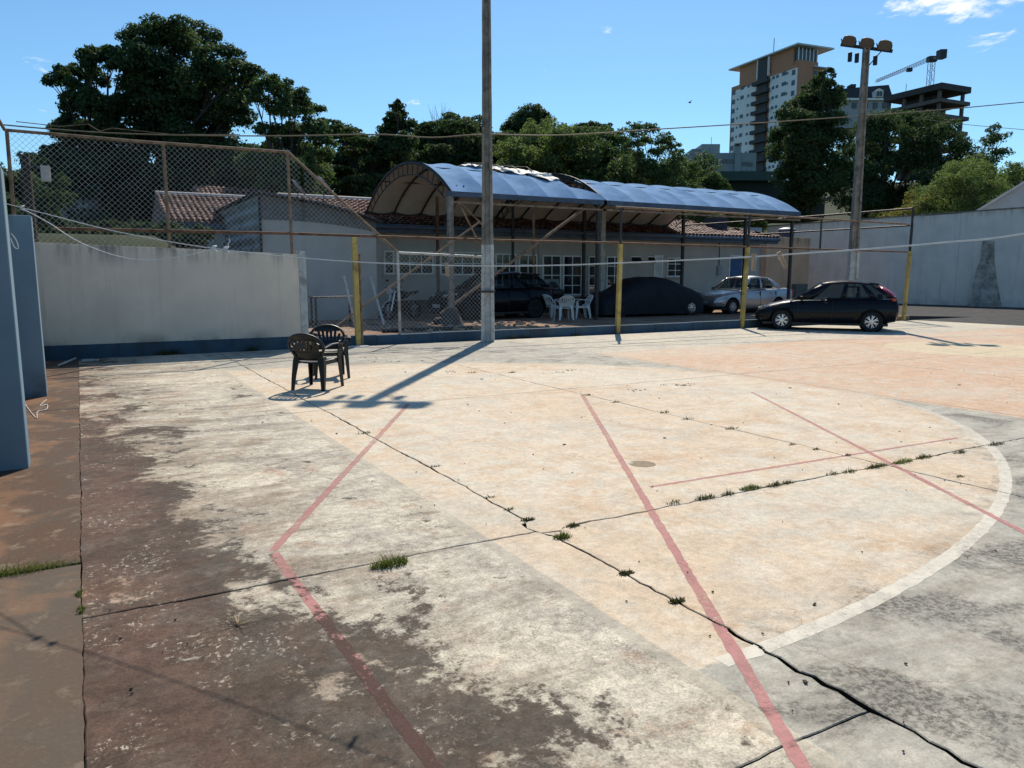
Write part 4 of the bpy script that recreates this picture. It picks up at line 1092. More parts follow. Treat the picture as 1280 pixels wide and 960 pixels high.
gb = thing('grey_block', 'low grey apartment block in front of the tower', 'building', far(905, 215, 200))
M_gb = mat('grey_block_wall', (.24, .27, .28), .85, 0, .1, .3)
fbox(865, 186, 893, 232, 200, 10, 'wall', M_gb, gb); fbox(877, 180, 899, 225, 199, 8, 'tower_wall', mat('grey_block_pale', (.30, .32, .33), .85, 0, .1, .3), gb); fbox(890, 191, 944, 232, 197, 10, 'wall', M_gb, gb)
fbox(918.5, 180, 925.5, 230, 196.4, 2, 'chimney_shaft', M_gb, gb); fbox(919.5, 179, 921.5, 182, 196, 1, 'chimney_cap', M_tdark, gb); fbox(922.5, 179, 924.5, 182, 196, 1, 'chimney_cap', M_tdark, gb)
for (u0, u1, v0) in ((892, 897, 199), (903, 907, 199), (908.5, 918, 199), (928, 931, 202), (932.5, 936, 202), (937, 941, 203), (926, 929, 213), (932, 935, 213), (938, 941, 213)): fbox(u0, v0, u1, v0+5, 196.8, .5, 'window', M_twin, gb)
q = far(889, 180, 200); MB().tube([q, q+up*1.7], .06, 5).build('antenna', M_darkpipe, gb)

gs = thing('green_shed', 'long dark green shed behind the carport', 'shed', far(930, 250, 78))
fbox(905, 226, 985, 275, 78, 12, 'wall', mat('dark_green_wall', (.012, .022, .018), .8), gs); fbox(900, 214, 978, 225.5, 77, 14, 'fascia', mat('green_fascia', (.02, .055, .042), .6), gs)
fbox(958, 247, 1040, 249.5, 60, 6, 'lean_to_roof', M_conc, gs); fbox(965, 250, 1030, 275, 62, 4, 'lean_to_wall', M_tdark, gs)

ms = thing('mansard_block', 'pale apartment block with dark mansard roof and white dormer', 'building', far(1085, 140, 235))
D = 235
fbox(1052, 124, 1112, 160, D, 12, 'wall', mat('cream_block', (.33, .34, .34), .85, 0, .1, .3), ms)
P = [far(1046, 124, D), far(1117, 124, D), far(1111, 106, D+2), far(1050, 111, D+2)]
MB().prism(P, fyv*12).build('mansard_roof', mat('slate_dark', (.035, .038, .04), .8), ms)
fbox(1050, 122.5, 1116, 125, D-1, 2, 'cornice', M_twhite, ms)
dm = fbox(1095, 113, 1104, 121, D-1.6, 3, 'dormer', M_twhite, ms)
MB().prism([far(1094.5, 113, D-1.7), far(1104.5, 113, D-1.7), far(1099.5, 110.3, D-1.7)], fyv*3).build('dormer_gable', M_twhite, dm)
for u in (1096.3, 1100.2): fbox(u, 114, u+2.8, 120, D-1.9, .2, 'pane', M_twin, dm)
for u in (1066, 1080, 1092, 1104): fbox(u, 128, u+5, 135, D-.4, .5, 'window', M_twin, ms)
fbox(1064, 105, 1070, 109, D+2, 3, 'chimney', M_tdark, ms)

c, lv, rv, ZT, L = two_face('', '', '', 1176, 200, 104.5, 1110, 120)
cb = Vector((c.x, c.y, 0))
cs = thing('unfinished_building', 'unfinished concrete building frame of open floors', 'building', (c.x, c.y, 20))
M_raw = mat('raw_concrete', (.13, .105, .095), .9, 0, .2, .5); M_raw2 = mat('raw_dark', (.06, .05, .048), .9, 0, .2, .5)
RL = 9.5
for k in range(6):
    z = ZT-k*3.7
    tbox(cs, 'floor_slab', M_raw2 if k == 0 else M_raw, -1., L+.5, -1., RL+1., z-(1.5 if k == 0 else .9), z)
    for l in (0, 5, 10, L-.6):
        for r in (0, RL-.6): tbox(cs, 'column', M_raw, l, l+.7, r, r+.7, z-3.7, z-.95)
    tbox(cs, 'core_wall', M_raw2, 4, L-2, 3, RL-2, z-3.7, z-.95)
q = cb+lv*L*.75+rv*2+up*ZT; MB().tube([q, q+up*2.6], .08, 5).build('pole', M_darkpipe, cs)
# tower crane
cr = thing('tower_crane', 'thin tower crane above the unfinished building', 'crane', far(1162, 150, 212))
M_cr = mat('crane_steel', (.36, .33, .32), .6, .2, .1)
q = far(1162, 112, 212); zt = far(1162, 76, 212).z; z0 = q.z-12
m = MB(); w = .62
for sx in (-w, w):
    for sy in (-w, w): m.bar(Vector((q.x+sx, q.y+sy, z0)), Vector((q.x+sx, q.y+sy, zt)), .11, .11, (1, 0, 0))
z = z0; f = 1
while z < zt-1.2:
    for a, b in (((-w, -w), (w, -w)), ((-w, w), (w, w)), ((-w, -w), (-w, w)), ((w, -w), (w, w))):
        p_, q_ = (a, b) if f > 0 else (b, a)
        m.bar((q.x+p_[0], q.y+p_[1], z), (q.x+q_[0], q.y+q_[1], z+1.25), .06, .06)
    z += 1.25; f = -f
m.build('mast', M_cr, cr)
jt = far(1095, 103, 250); jt.z = far(1095, 103, 250).z; top = Vector((q.x, q.y, zt+.3))
jd = jt-top
m = MB(); s1 = jd.cross(up).normalized()
for o_ in (s1*.5, -s1*.5, up*1.0): m.bar(top+o_, jt+o_*.4, .10, .10)
for k in range(26):
    a = top+jd*(k/26); b = top+jd*((k+.5)/26); e = top+jd*((k+1)/26)
    for o_ in (s1*.5, -s1*.5): m.bar(a+o_, b+up, .05, .05); m.bar(b+up, e+o_, .05, .05)
m.build('jib', mat('crane_red', (.42, .30, .28), .6), cr)
ct = top-jd.normalized()*5.4
m = MB(); m.bar(top, ct, .5, .3); m.build('counter_jib', M_cr, cr)
MB().obox(ct+up*.3, jd.normalized()*1.3, s1*.8, up*1.1).build('counterweight', M_tdark, cr)
MB().obox(top+up*.1, s1*1.0, jd.normalized()*1.0, up*.7).build('slewing_unit', M_tdark, cr)
MB().obox(top+jd*.36-up*.3, s1*.6, jd.normalized()*.7, up*.5).build('trolley', M_tdark, cr)

# ------------------------------------------------------------------ trees
M_bark = mat('bark', (.05, .04, .032), .95, 0, .35, 3., .02)
LEAF = dict(dark=leaf_material('leaf_dark', ((.036, .060, .028), (.060, .095, .042), (.095, .135, .058)), .42),
            mid=leaf_material('leaf_mid', ((.045, .078, .034), (.08, .125, .05), (.12, .165, .066)), .45),
            light=leaf_material('leaf_light', ((.085, .125, .045), (.145, .19, .068), (.21, .25, .10)), .48),
            yellow=leaf_material('leaf_yellow', ((.14, .14, .04), (.26, .23, .07), (.38, .32, .13)), .46))
def leaves_mesh(name, cen, nrm, size, mt):
    n = len(cen)
    t1 = np.cross(nrm, rng.normal(size=(n, 3))); t1 /= np.linalg.norm(t1, axis=1, keepdims=True)+1e-9
    t2 = np.cross(nrm, t1); s = (size*rng.uniform(.6, 1.4, n))[:, None]
    v = np.empty((n, 4, 3)); v[:, 0] = cen-t1*s; v[:, 1] = cen-t2*s*.55+nrm*s*.12; v[:, 2] = cen+t1*s; v[:, 3] = cen+t2*s*.55+nrm*s*.12
    me = bpy.data.meshes.new(name)
    me.vertices.add(n*4); me.vertices.foreach_set('co', v.reshape(-1).astype(np.float32))
    me.loops.add(n*4); me.loops.foreach_set('vertex_index', np.arange(n*4, dtype=np.int32))
    me.polygons.add(n); me.polygons.foreach_set('loop_start', np.arange(0, n*4, 4, dtype=np.int32))
    me.update(calc_edges=True); me.materials.append(mt); return me
def tree(name, label, clumps, base, leaf, nleaf, size, flat=.55, trunk_r=.3, group=None, cat='tree', fork=.35, shell=.55, twig=True):
    """clumps: (centre, radius) in world metres; limbs run from the fork to every clump"""
    base = Vector(base); t = thing(name, label, cat, base, group=group)
    cs = [(Vector(c), r) for c, r in clumps]; nleaf = int(nleaf*2.4); size *= .74; main = cs
    mean = sum((c for c, r in cs), Vector())/len(cs); zmin = min(c.z for c, r in cs)
    fk = Vector((base.x*.6+mean.x*.4, base.y*.6+mean.y*.4, base.z+(zmin-base.z)*max(.3, fork+.3)))
    m = MB(); lean = Vector((random.uniform(-.3, .3), random.uniform(-.3, .3), 0))
    m.tube([base-Vector((0, 0, .4)), base.lerp(fk, .5)+lean*.5, fk], [trunk_r*1.25, trunk_r, trunk_r*.85], 8)
    for c, r in cs:
        mid = fk.lerp(c, .5)+Vector((random.uniform(-.5, .5), random.uniform(-.5, .5), random.uniform(-.1, .6)))*min(1., r)
        rr = trunk_r*.42
        m.tube([fk, mid, c], [rr, rr*.6, rr*.2], 5, False)
        if twig:
            for k in range(3):
                d = Vector((random.gauss(0, 1), random.gauss(0, 1), random.uniform(-.1, .8))).normalized()*r*.8
                m.tube([mid.lerp(c, .6), c+d], [rr*.3, rr*.08], 3, False)
    m.build('trunk', M_bark, t, smooth=True, fix=False)
    sat = []
    for c, r in main:
        sat.append((c, r*.78))
        for k in range(6):
            d = Vector((random.gauss(0, 1), random.gauss(0, 1), random.gauss(.15, .8))).normalized(); d.z *= flat*1.25
            sat.append((c+d*r*random.uniform(.62, .98), r*random.uniform(.24, .46)))
    for k in range(len(main)):
        a_, b_ = random.sample(main, 2) if len(main) > 1 else (main[0], main[0])
        b_ = min((q for q in main if q is not a_), key=lambda q: (q[0]-a_[0]).length*random.uniform(.6, 1.6)) if len(main) > 1 else a_
        if (a_[0]-b_[0]).length < 1.9*(a_[1]+b_[1]):
            f = random.uniform(.3, .7); sat.append((a_[0].lerp(b_[0], f), min(a_[1], b_[1])*random.uniform(.45, .75)))
    cs = sat
    tot = sum(r*r for c, r in cs); cen = []; nr = []
    for c, r in cs:
        n = max(20, int(nleaf*r*r/tot)); d = rng.normal(size=(n, 3)); d /= np.linalg.norm(d, axis=1, keepdims=True)
        d[:, 2] = np.where(d[:, 2] < -.25, -d[:, 2]*.6, d[:, 2])
        rad = np.minimum(rng.uniform(shell, 1.08, n)**.8+np.abs(rng.normal(0, .13, n)), 1.5)
        # sub-clumping: pull leaves towards random twig ends
        k = 22; tw_ = rng.normal(size=(k, 3)); tw_ /= np.linalg.norm(tw_, axis=1, keepdims=True)
        idx = rng.integers(0, k, n); d2 = d*.8+tw_[idx]*.6; d2 /= np.linalg.norm(d2, axis=1, keepdims=True)
        p = d2*(rad*r)[:, None]; p[:, 2] *= flat
        cen.append(p+np.array(c)); nn = d2*np.array([.6, .6, 1.])+rng.normal(size=(n, 3))*.55+np.array([0, 0, .35]); nn /= np.linalg.norm(nn, axis=1, keepdims=True); nr.append(nn)
    cen = np.concatenate(cen)-np.array(base); nr = np.concatenate(nr)
    me = leaves_mesh('crown', cen, nr, size, LEAF[leaf]); o = bpy.data.objects.new('crown', me); C.link(o); o.parent = t
    return t
def px_clumps(spec, D, dspread, jit=0.):
    """spec: (u, v, radius in px) of leaf masses at viewing distance D"""
    out = []
    for u, v, r in spec:
        d = D+random.uniform(-dspread, dspread); out.append((far(u, v+.16*r, d), 1.14*r*d/FPX))
    return out
def fill(u0, u1, v0, v1, n, r0, r1, shape=None):
    out = []
    while len(out) < n:
        u, v = random.uniform(u0, u1), random.uniform(v0, v1)
        if shape and not shape((u-u0)/(u1-u0), (v-v0)/(v1-v0)): continue
        out.append((u, v, random.uniform(r0, r1)))
    return out
dome = lambda x, y: ((x-.5)/.5)**2+((1-y)/1.0)**2 < 1
def base_of(u, D): p = far(u, 300, D); return (p.x, p.y, float(hgt(p.x, p.y)))
G1 = 'big trees behind the white wall'
tree('broadleaf_tree', 'tallest dark broadleaf tree behind the white wall', px_clumps([(182, 45, 26), (215, 42, 28), (245, 52, 28), (268, 70, 26), (298, 88, 24), (305, 110, 22), (170, 75, 28), (205, 85, 34), (240, 100, 34), (275, 118, 30), (180, 115, 30), (215, 135, 34), (255, 145, 32), (290, 145, 26), (165, 150, 26), (195, 170, 30), (235, 180, 30), (275, 175, 26)]+fill(160, 300, 50, 190, 10, 14, 22), 48, 3.5), base_of(205, 48), 'dark', 30000, .15, .62, .42, G1)
tree('broadleaf_tree', 'broad dark tree with bare lower limbs left of the tallest tree', px_clumps([(72, 98, 15), (92, 90, 15), (112, 70, 15), (135, 66, 14), (150, 82, 14), (120, 95, 14), (100, 112, 16), (118, 128, 20), (95, 135, 18), (140, 130, 20), (85, 160, 20), (110, 165, 24), (140, 165, 24), (78, 190, 20), (105, 198, 26), (135, 200, 26), (72, 215, 18), (160, 195, 24)], 46, 3), base_of(140, 46), 'dark', 19000, .14, .62, .35, G1)
tree('broadleaf_tree', 'feathery open tree with visible limbs right of the tallest tree', px_clumps([(335, 102, 16), (352, 112, 17), (372, 122, 15), (385, 135, 15), (340, 128, 15), (360, 140, 15), (395, 155, 15), (372, 160, 15), (335, 160, 15), (350, 178, 15), (400, 172, 15), (380, 185, 16), (330, 190, 17), (405, 190, 14), (360, 205, 18), (395, 210, 18), (320, 120, 13)], 45, 3), base_of(352, 45), 'mid', 11000, .12, .62, .26, G1, shell=.3)
for (u, v, w, D, lf, lb) in ((110, 235, 60, 44, 'dark', 'dense dark shrubby tree below the big trees, over the grey house'), (200, 225, 75, 46, 'dark', 'dense dark tree filling in under the tallest tree'), (285, 220, 60, 47, 'dark', 'dense dark tree above the small tiled roof'), (345, 232, 45, 44, 'mid', 'bushy green tree above the corrugated shed')):
    tree('broadleaf_tree', lb, px_clumps(fill(u-w, u+w, v-34, v+45, 32, 12, 24), D, 3), base_of(u, D), lf, 12000, .14, .7, .25, G1)
G2 = 'trees behind the clubhouse'
def layered(u, v, w, h, n, r): return [(u+random.uniform(-w, w)*(.55+.45*(k/n)), v+h*k/n+random.uniform(-4, 4), random.uniform(*r)) for k in range(n)]
tree('umbrella_tree', 'flat topped dark umbrella tree nearest the left end of the carport', px_clumps(layered(452, 160, 50, 85, 26, (13, 24)), 54, 4), base_of(455, 54), 'dark', 16000, .15, .34, .3, G2)
tree('slim_tree', 'slim pointed tree rising out of the umbrella trees', px_clumps([(498, 133, 8), (496, 145, 11), (490, 155, 12), (505, 158, 12), (485, 170, 14), (508, 175, 14), (498, 190, 18)], 52, 1.5), base_of(498, 52), 'dark', 4500, .14, .8, .18, G2, shell=.2)
tree('umbrella_tree', 'wide layered umbrella tree behind the arched end of the carport', px_clumps(layered(550, 155, 52, 75, 26, (14, 26)), 58, 4), base_of(550, 58), 'dark', 16000, .16, .36, .32, G2)
tree('round_tree', 'round dense dark crown standing above the lighter trees', px_clumps([(662, 142, 17), (650, 150, 16), (675, 150, 16), (662, 158, 20), (640, 160, 14)], 76, 2), base_of(662, 76), 'dark', 7000, .17, .75, .3, G2)
tree('broadleaf_tree', 'dark tree beside the lamp pole above the canopy', px_clumps(layered(610, 158, 40, 60, 18, (13, 22)), 64, 3), base_of(612, 64), 'dark', 10000, .16, .5, .3, G2)
tree('broadleaf_tree', 'fresh green bushy tree above the torn canopy', px_clumps(fill(625, 735, 160, 235, 42, 13, 22, dome)+[(690, 168, 16), (710, 165, 15)], 55, 4), base_of(690, 55), 'light', 17000, .14, .7, .25, G2)
tree('broadleaf_tree', 'mid green bushy tree above the unbroken canopy', px_clumps(fill(715, 800, 168, 240, 36, 12, 20, dome)+[(730, 165, 12), (752, 165, 12)], 52, 4), base_of(755, 52), 'mid', 14000, .13, .7, .22, G2)
tree('broadleaf_tree', 'small dark treetop peeping behind the bushy trees', px_clumps([(742, 158, 10), (725, 160, 10), (757, 160, 8), (740, 168, 14)], 78, 2), base_of(740, 78), 'dark', 2500, .16, .7, .2, G2)
tree('broadleaf_tree', 'feathery see-through tree at the right end of the bushy row', px_clumps([(795, 158, 10), (812, 162, 11), (828, 172, 11), (840, 182, 10), (805, 175, 11), (822, 190, 12), (790, 180, 11), (845, 196, 10), (800, 200, 14), (835, 208, 14), (812, 215, 16), (825, 225, 18), (795, 222, 16), (845, 228, 15), (860, 215, 12)], 46, 2.5), base_of(812, 46), 'mid', 6500, .10, .7, .14, G2, shell=.25)
tree('broadleaf_tree', 'low bushy green tree in front of the grey block', px_clumps(fill(845, 905, 208, 255, 18, 10, 16, dome), 56, 4), base_of(872, 56), 'mid', 8000, .13, .7, .2, G2)
for _k, (u, D, w, v0) in enumerate(((60, 62, 50, 232), (150, 60, 60, 228), (250, 60, 60, 226), (345, 62, 55, 222), (420, 66, 45, 205), (640, 74, 50, 185), (850, 74, 45, 222), (470, 72, 55, 195), (570, 74, 60, 190), (680, 72, 60, 200), (780, 70, 60, 215))):
    tree('broadleaf_tree', ('shadowy back row tree behind the grey house', 'shadowy back row tree under the broad tree with bare limbs', 'shadowy back row tree beyond the small tiled house', 'shadowy back row tree beyond the corrugated shed', 'shadowy back row tree left of the umbrella trees', 'shadowy back row tree under the round dense crown', 'shadowy back row tree beside the green shed', 'shadowy back row tree beyond the slim pointed tree', 'shadowy back row tree beyond the wide umbrella tree', 'shadowy back row tree beyond the torn canopy', 'shadowy back row tree beyond the feathery tree')[_k], px_clumps(fill(u-w, u+w, v0-8, v0+70, 26, 18, 28), D, 3), base_of(u, D), 'dark', 9000, .2, .8, .3, 'back row of trees')
for _k, (u, v, D) in enumerate(((880, 275, 48), (900, 262, 50), (930, 272, 52))):
    tree('shrub', (['leafy shrub beside the dark chimney box', 'leafy shrub under the edge of the unbroken canopy', 'leafy shrub nearest the green shed'])[_k], px_clumps(fill(u-22, u+22, v-12, v+14, 9, 7, 11), D, 2), base_of(u, D), 'mid', 3500, .10, .8, .08, 'shrubs on the bank', cat='shrub')
G3 = 'trees above the grey boundary wall'
tree('broadleaf_tree', 'tall dark tree with pointed top in front of the tower', px_clumps([(1035, 92, 9), (1028, 103, 13), (1018, 115, 16), (1040, 118, 14), (1005, 128, 18), (1028, 132, 20), (992, 145, 20), (1015, 150, 24), (1042, 148, 18), (985, 165, 22), (1008, 175, 26), (1038, 175, 24), (980, 190, 20), (1000, 200, 24), (1030, 205, 26), (990, 222, 22), (1020, 230, 26), (1000, 250, 24)], 60, 3.5), base_of(1008, 60), 'dark', 22000, .15, .62, .35, G3)
tree('broadleaf_tree', 'broad dark dense tree behind the far lamp pole', px_clumps(fill(1050, 1165, 150, 275, 34, 16, 26, lambda x, y: y > .22*(abs(x-.55)*2)**2)+[(1090, 155, 18), (1115, 146, 18), (1140, 148, 18)], 84, 5), base_of(1100, 84), 'dark', 30000, .18, .65, .4, G3)
tree('broadleaf_tree', 'wide dark tree at the end of the row with ragged open crown', px_clumps(fill(1140, 1225, 150, 265, 24, 15, 24, lambda x, y: y > .3*x*x)+[(1165, 148, 16), (1185, 158, 15), (1243, 160, 8), (1250, 172, 10), (1235, 175, 10), (1252, 190, 10), (1240, 198, 12), (1225, 205, 14)], 82, 5), base_of(1190, 82), 'dark', 22000, .17, .65, .35, G3)
tree('bush', 'yellowish flowering bush spilling over the grey wall', px_clumps(fill(1095, 1170, 235, 292, 18, 9, 15, lambda x, y: y > .75*(1-x)), 52, 2), base_of(1135, 52), 'yellow', 9000, .08, .8, .1, cat='bush')
tree('bush', 'light green feathery bush above the grey wall', px_clumps(fill(1145, 1266, 205, 285, 40, 11, 18, dome), 52, 2.5), base_of(1205, 52), 'light', 20000, .085, .8, .14, cat='bush')
tree('bush', 'green bushy treetop behind the pale shed gable', px_clumps(fill(1240, 1310, 205, 265, 16, 10, 16), 70, 3), base_of(1275, 70), 'light', 7000, .13, .8, .14, cat='bush')
for _k, (u, v, D, w) in enumerate(((120, 290, 27, 34), (165, 285, 29, 34), (205, 292, 26, 26), (85, 295, 24, 26), (240, 297, 25, 14))):
    tree('shrub', (['low hedge shrub on the lawn in front of the grey house', 'widest hedge shrub on the lawn behind the white wall', 'low hedge shrub beside the small tiled house', 'hedge shrub at the foot of the dark timber post', 'small hedge shrub right under the tiled house'])[_k], px_clumps(fill(u-w*1.2, u+w*1.2, v-9, v+14, 20, 7, 11), D, 1.), base_of(u, D), 'dark', 8000, .055, .7, .04, 'hedge shrubs behind the wall', cat='shrub')
for _k, (u, v, D, w) in enumerate(((22, 235, 34, 26), (60, 245, 33, 20), (-10, 260, 28, 25))):
    tree('shrub', (['dark climbing shrub right behind the side fence', 'dark shrub beside the timber post', 'dark shrub half hidden by the blue pier'])[_k], px_clumps(fill(u-w, u+w, v-18, v+40, 13, 8, 14), D, 1.5), base_of(u, D), 'dark', 5000, .07, .9, .06, 'corner shrubs', cat='shrub')
# leafless twigs against the sky above the umbrella trees
tw_ = thing('bare_tree', 'small leafless treetop above the umbrella trees', 'tree', base_of(548, 66))
m = MB(); q = far(548, 180, 66); m.tube([Vector(base_of(548, 66)), q], [.2, .1], 6)
for k in range(26):
    e = far(548+random.uniform(-16, 16), random.uniform(128, 150), 66+random.uniform(-2, 2)); mid = q.lerp(e, .6)+Vector((random.uniform(-.3, .3), random.uniform(-.3, .3), 0))
    m.tube([q, mid, e], [.03, .018, .006], 3, False)
m.build('trunk', M_bark, tw_, fix=False)

# ------------------------------------------------------------------ cars
def apply_bool(o, cutter):
    md = o.modifiers.new('b', 'BOOLEAN'); md.operation = 'DIFFERENCE'; md.object = cutter; md.solver = 'EXACT'
    dg = bpy.context.evaluated_depsgraph_get(); me = bpy.data.meshes.new_from_object(o.evaluated_get(dg))
    o.modifiers.clear(); o.data = me
def paint(name, col, metal, rough=.28, coat=.22):
    m, t, p = newmat(name); n = t.noise(t.obj(), 6., 5, .6)
    t.put(p.inputs['Base Color'], t.mix(t.mul(t.step(n, .45, .7), .25), col, tuple(min(1, c*1.2+.004) for c in col)))
    p.inputs['Metallic'].default_value = metal; t.put(p.inputs['Roughness'], t.step(n, .3, .7, rough-.05, rough+.12)); p.inputs['Specular IOR Level'].default_value = .14
    p.inputs['Coat Weight'].default_value = coat; p.inputs['Coat Roughness'].default_value = .06
    return m
M_cglass = glassmat('car_glass', (.01, .013, .014), .62, .03); M_lamp = glassmat('headlamp_glass', (.45, .47, .5), 0, .1); M_tail = mat('tail_red', (.32, .012, .015), .15, 0, .1, 8., coat=.8)
M_trim = mat('black_trim', (.015, .015, .016), .6); M_plate = mat('number_plate', (.42, .43, .44), .5)
def wheel(root, x, y, r, side, rim, spokes):
    w = MB(); w.lathe([(r*.62, -.09), (r*.9, -.10), (r, -.07), (r, .07), (r*.9, .10), (r*.62, .09)], (x, y, r), 'y', 28)
    tw_ = w.build('wheel', M_tyre, root, world=False, smooth=40)
    d = MB(); yo = y+side*.07; d.lathe([(r*.64, yo-y), (r*.58, yo-y-side*.05), (.0, yo-y-side*.05)], (x, y, r), 'y', 24); d.build('rim_barrel', M_trim, tw_, world=False)
    sp = MB()
    for k in range(spokes):
        a = 2*math.pi*k/spokes
        for da in (-.16, .16):
            p0 = Vector((x+math.cos(a)*.05, yo+side*.012, r+math.sin(a)*.05)); p1_ = Vector((x+math.cos(a+da)*r*.6, yo+side*.008, r+math.sin(a+da)*r*.6))
            sp.bar(p0, p1_, .026, .03, (0, 1, 0))
    sp.lathe([(r*.58, side*.068), (r*.65, side*.085), (r*.65, side*.06)], (x, y, r), 'y', 28); sp.lathe([(.0, side*.1), (.06, side*.095), (.065, side*.07)], (x, y, r), 'y', 14)
    sp.build('rim', rim, tw_, world=False, smooth=40)
def car(name, label, loc, rz, P):
    t = thing(name, label, 'car', loc, rz, group='cars parked by the court')
    L, Wd, H, wb, fo, wr = P['L'], P['W'], P['H'], P['wb'], P['fo'], P['wr']
    xf = L/2; fx = xf-fo; rx = fx-wb; hw = Wd/2
    # lower body: stations (x, top z, bottom z, half width factor)
    st = P['body']; rings = []; m = MB()
    dens = []
    for i in range(len(st)-1):
        for k in range(3):
            f = k/3; dens.append(tuple(st[i][q]+(st[i+1][q]-st[i][q])*f for q in range(4)))
    dens.append(st[-1])
    for (x, zt, zb, wf) in dens:
        w = hw*wf; h = zt-zb
        half = [(w*.80, zb), (w*.94, zb+.05), (w*.985, zb+.14), (w, zb+h*.45), (w*.995, zb+h*.62), (w*.965, zb+h*.72), (w*.955, zb+h*.86), (w*.90, zt-.035), (w*.78, zt)]
        ring = half+[(w*.4, zt+.025), (0, zt+.035), (-w*.4, zt+.025)]+[(-a, b) for a, b in reversed(half)]+[(0, zb)]
        rings.append([(x, a, b) for a, b in ring])
    n = len(rings[0])
    for r in rings: m.v += r
    for i in range(len(rings)-1):
        for k in range(n):
            a, b = i*n+k, i*n+(k+1) % n; m.f.append((a, b, b+n, a+n))
    m.f.append(tuple(range(n))); m.f.append(tuple((len(rings)-1)*n+k for k in range(n)))
    body = m.build('body', P['paint'], t, world=False, smooth=32)
    cut = MB()
    for x in (fx, rx):
        for s in (-1, 1): cut.lathe([(.001, s*hw*1.15), (wr+.06, s*hw*1.15), (wr+.06, s*(hw-.34)), (.001, s*(hw-.34))], (x, 0, wr+.015), 'y', 28)
    co = cut.build('cutter', M_trim); co.matrix_world = ROOTM[t]; body.matrix_world
    bpy.context.view_layer.update(); apply_bool(body, co)
    C.unlink(co); bpy.data.objects.remove(co)
    body.data.polygons.foreach_set('use_smooth', [True]*len(body.data.polygons)); body.data.set_sharp_from_angle(angle=R(32))
    for x in (fx, rx):
        for s in (-1, 1):
            a_ = MB(); a_.lathe([(wr+.055, s*(hw-.33)), (wr+.055, s*(hw-.06))], (x, 0, wr+.015), 'y', 24); a_.lathe([(0, s*(hw-.33)), (wr+.055, s*(hw-.33))], (x, 0, wr+.015), 'y', 24)
            a_.build('wheel_well', M_trim, body, world=False)
            wheel(t, x, s*(hw-.115), wr, s, P['rim'], P.get('spokes', 6))
    MB().box(-xf+.25, xf-.25, -hw+.06, hw-.06, .17, .24).build('floor_pan', M_trim, t, world=False)
    # greenhouse
    g = P['gh']; (x0, z0), (x1, z1), (x2, z2), (x3, z3) = g['A'], g['B'], g['C'], g['D']      # windscreen foot/head, rear head/foot
    wbelt, wroof = hw*.90, hw*.70
    def side(s, u, v):        # u along, v up
        lo = Vector((x0+(x3-x0)*u, s*wbelt, z0+(z3-z0)*u)); hi = Vector((x1+(x2-x1)*u, s*wroof, z1+(z2-z1)*u+.055*math.sin(math.pi*u)))
        p_ = lo.lerp(hi, v); p_.y += s*.035*math.sin(math.pi*v); return p_
    divs = g['div']            # u boundaries of side panes: list of (u0,u1)
    for s in (-1, 1):
        fr = MB()
        def strip(u0, u1, v0, v1, nu=4, nv=3): fr.grid([[side(s, u0+(u1-u0)*i/nu, v0+(v1-v0)*j/nv) for j in range(nv+1)] for i in range(nu+1)])
        strip(0, 1, 0, .05, 10, 1); strip(0, 1, .90, 1., 10, 1)
        e = 0.
        for (u0, u1) in divs: strip(e, u0, .05, .90); e = u1
        strip(e, 1, .05, .90)
        o = fr.build('pillars', P['paint'], t, world=False, smooth=40); so_ = o.modifiers.new('s', 'SOLIDIFY'); so_.thickness = .025; so_.offset = 0
        for (u0, u1) in divs:
            MB().grid([[side(s, u0+(u1-u0)*i/4, .05+.85*j/4)-Vector((0, s*.008, 0)) for j in range(5)] for i in range(5)]).build('side_window', M_cglass, t, world=False, smooth=True)
    roofm = MB(); roofm.grid([[Vector((x1+(x2-x1)*i/10, wroof*(1-2*j/8), z1+(z2-z1)*i/10+.055*math.sin(math.pi*i/10)+.05*math.sin(math.pi*j/8))) for j in range(9)] for i in range(11)])
    o = roofm.build('roof', P['paint'], t, world=False, smooth=True); so_ = o.modifiers.new('s', 'SOLIDIFY'); so_.thickness = .03; so_.offset = -1
    def screen(nm, xa, za, xb, zb):
        MB().grid([[Vector((xa+(xb-xa)*i/5+.06*math.sin(math.pi*j/8)*(1 if xa > xb else -1), (wbelt+(wroof-wbelt)*i/5)*(1-2*j/8), za+(zb-za)*i/5+.045*math.sin(math.pi*j/8)*i/5)) for j in range(9)] for i in range(6)]).build(nm, M_cglass, t, world=False, smooth=True)
    screen('windscreen', x0, z0, x1, z1); screen('rear_window', x3, z3, x2, z2)
    # cabin
    cabin = MB().box(x3+.15, x0-.1, -hw*.8, hw*.8, .3, z0-.12).build('cabin_floor', M_dark, t, world=False)
    sx = (x1+x2)/2+.25
    for yy in (-.36, .36):
        MB().box(sx-.62, sx-.5, yy-.22, yy+.22, .5, z0+.22).box(sx-.6, sx-.52, yy-.12, yy+.12, z0+.24, z0+.40).build('seat', M_dark, t, world=False, bev=.03)
    MB().box(x3+.35, x3+.47, -.55, .55, .5, z0+.18).build('rear_seat', M_dark, t, world=False, bev=.03)
    # lamps, mirrors, handles, bumpers
    for s in (-1, 1):
        lx, lz = P['lamp']
        MB().grid([[Vector((xf-lx-.30*i/3, s*(hw*(P['body'][-2][3])*(.52+.46*i/3)), lz+.06*i/3-.13*j/2)) + Vector((.035-.05*j/2*0, s*.012*i, .012)) for j in range(3)] for i in range(4)]).build('headlamp', M_lamp, t, world=False, smooth=True).modifiers.new('s', 'SOLIDIFY').thickness = .05
        mx = MB(); mx.obox((x0-.28, s*(wbelt+.14), z0+.06), (.05, 0, 0), (0, .10, 0), (0, 0, .065)); mx.build('mirror', P['paint'], t, world=False, bev=.03)
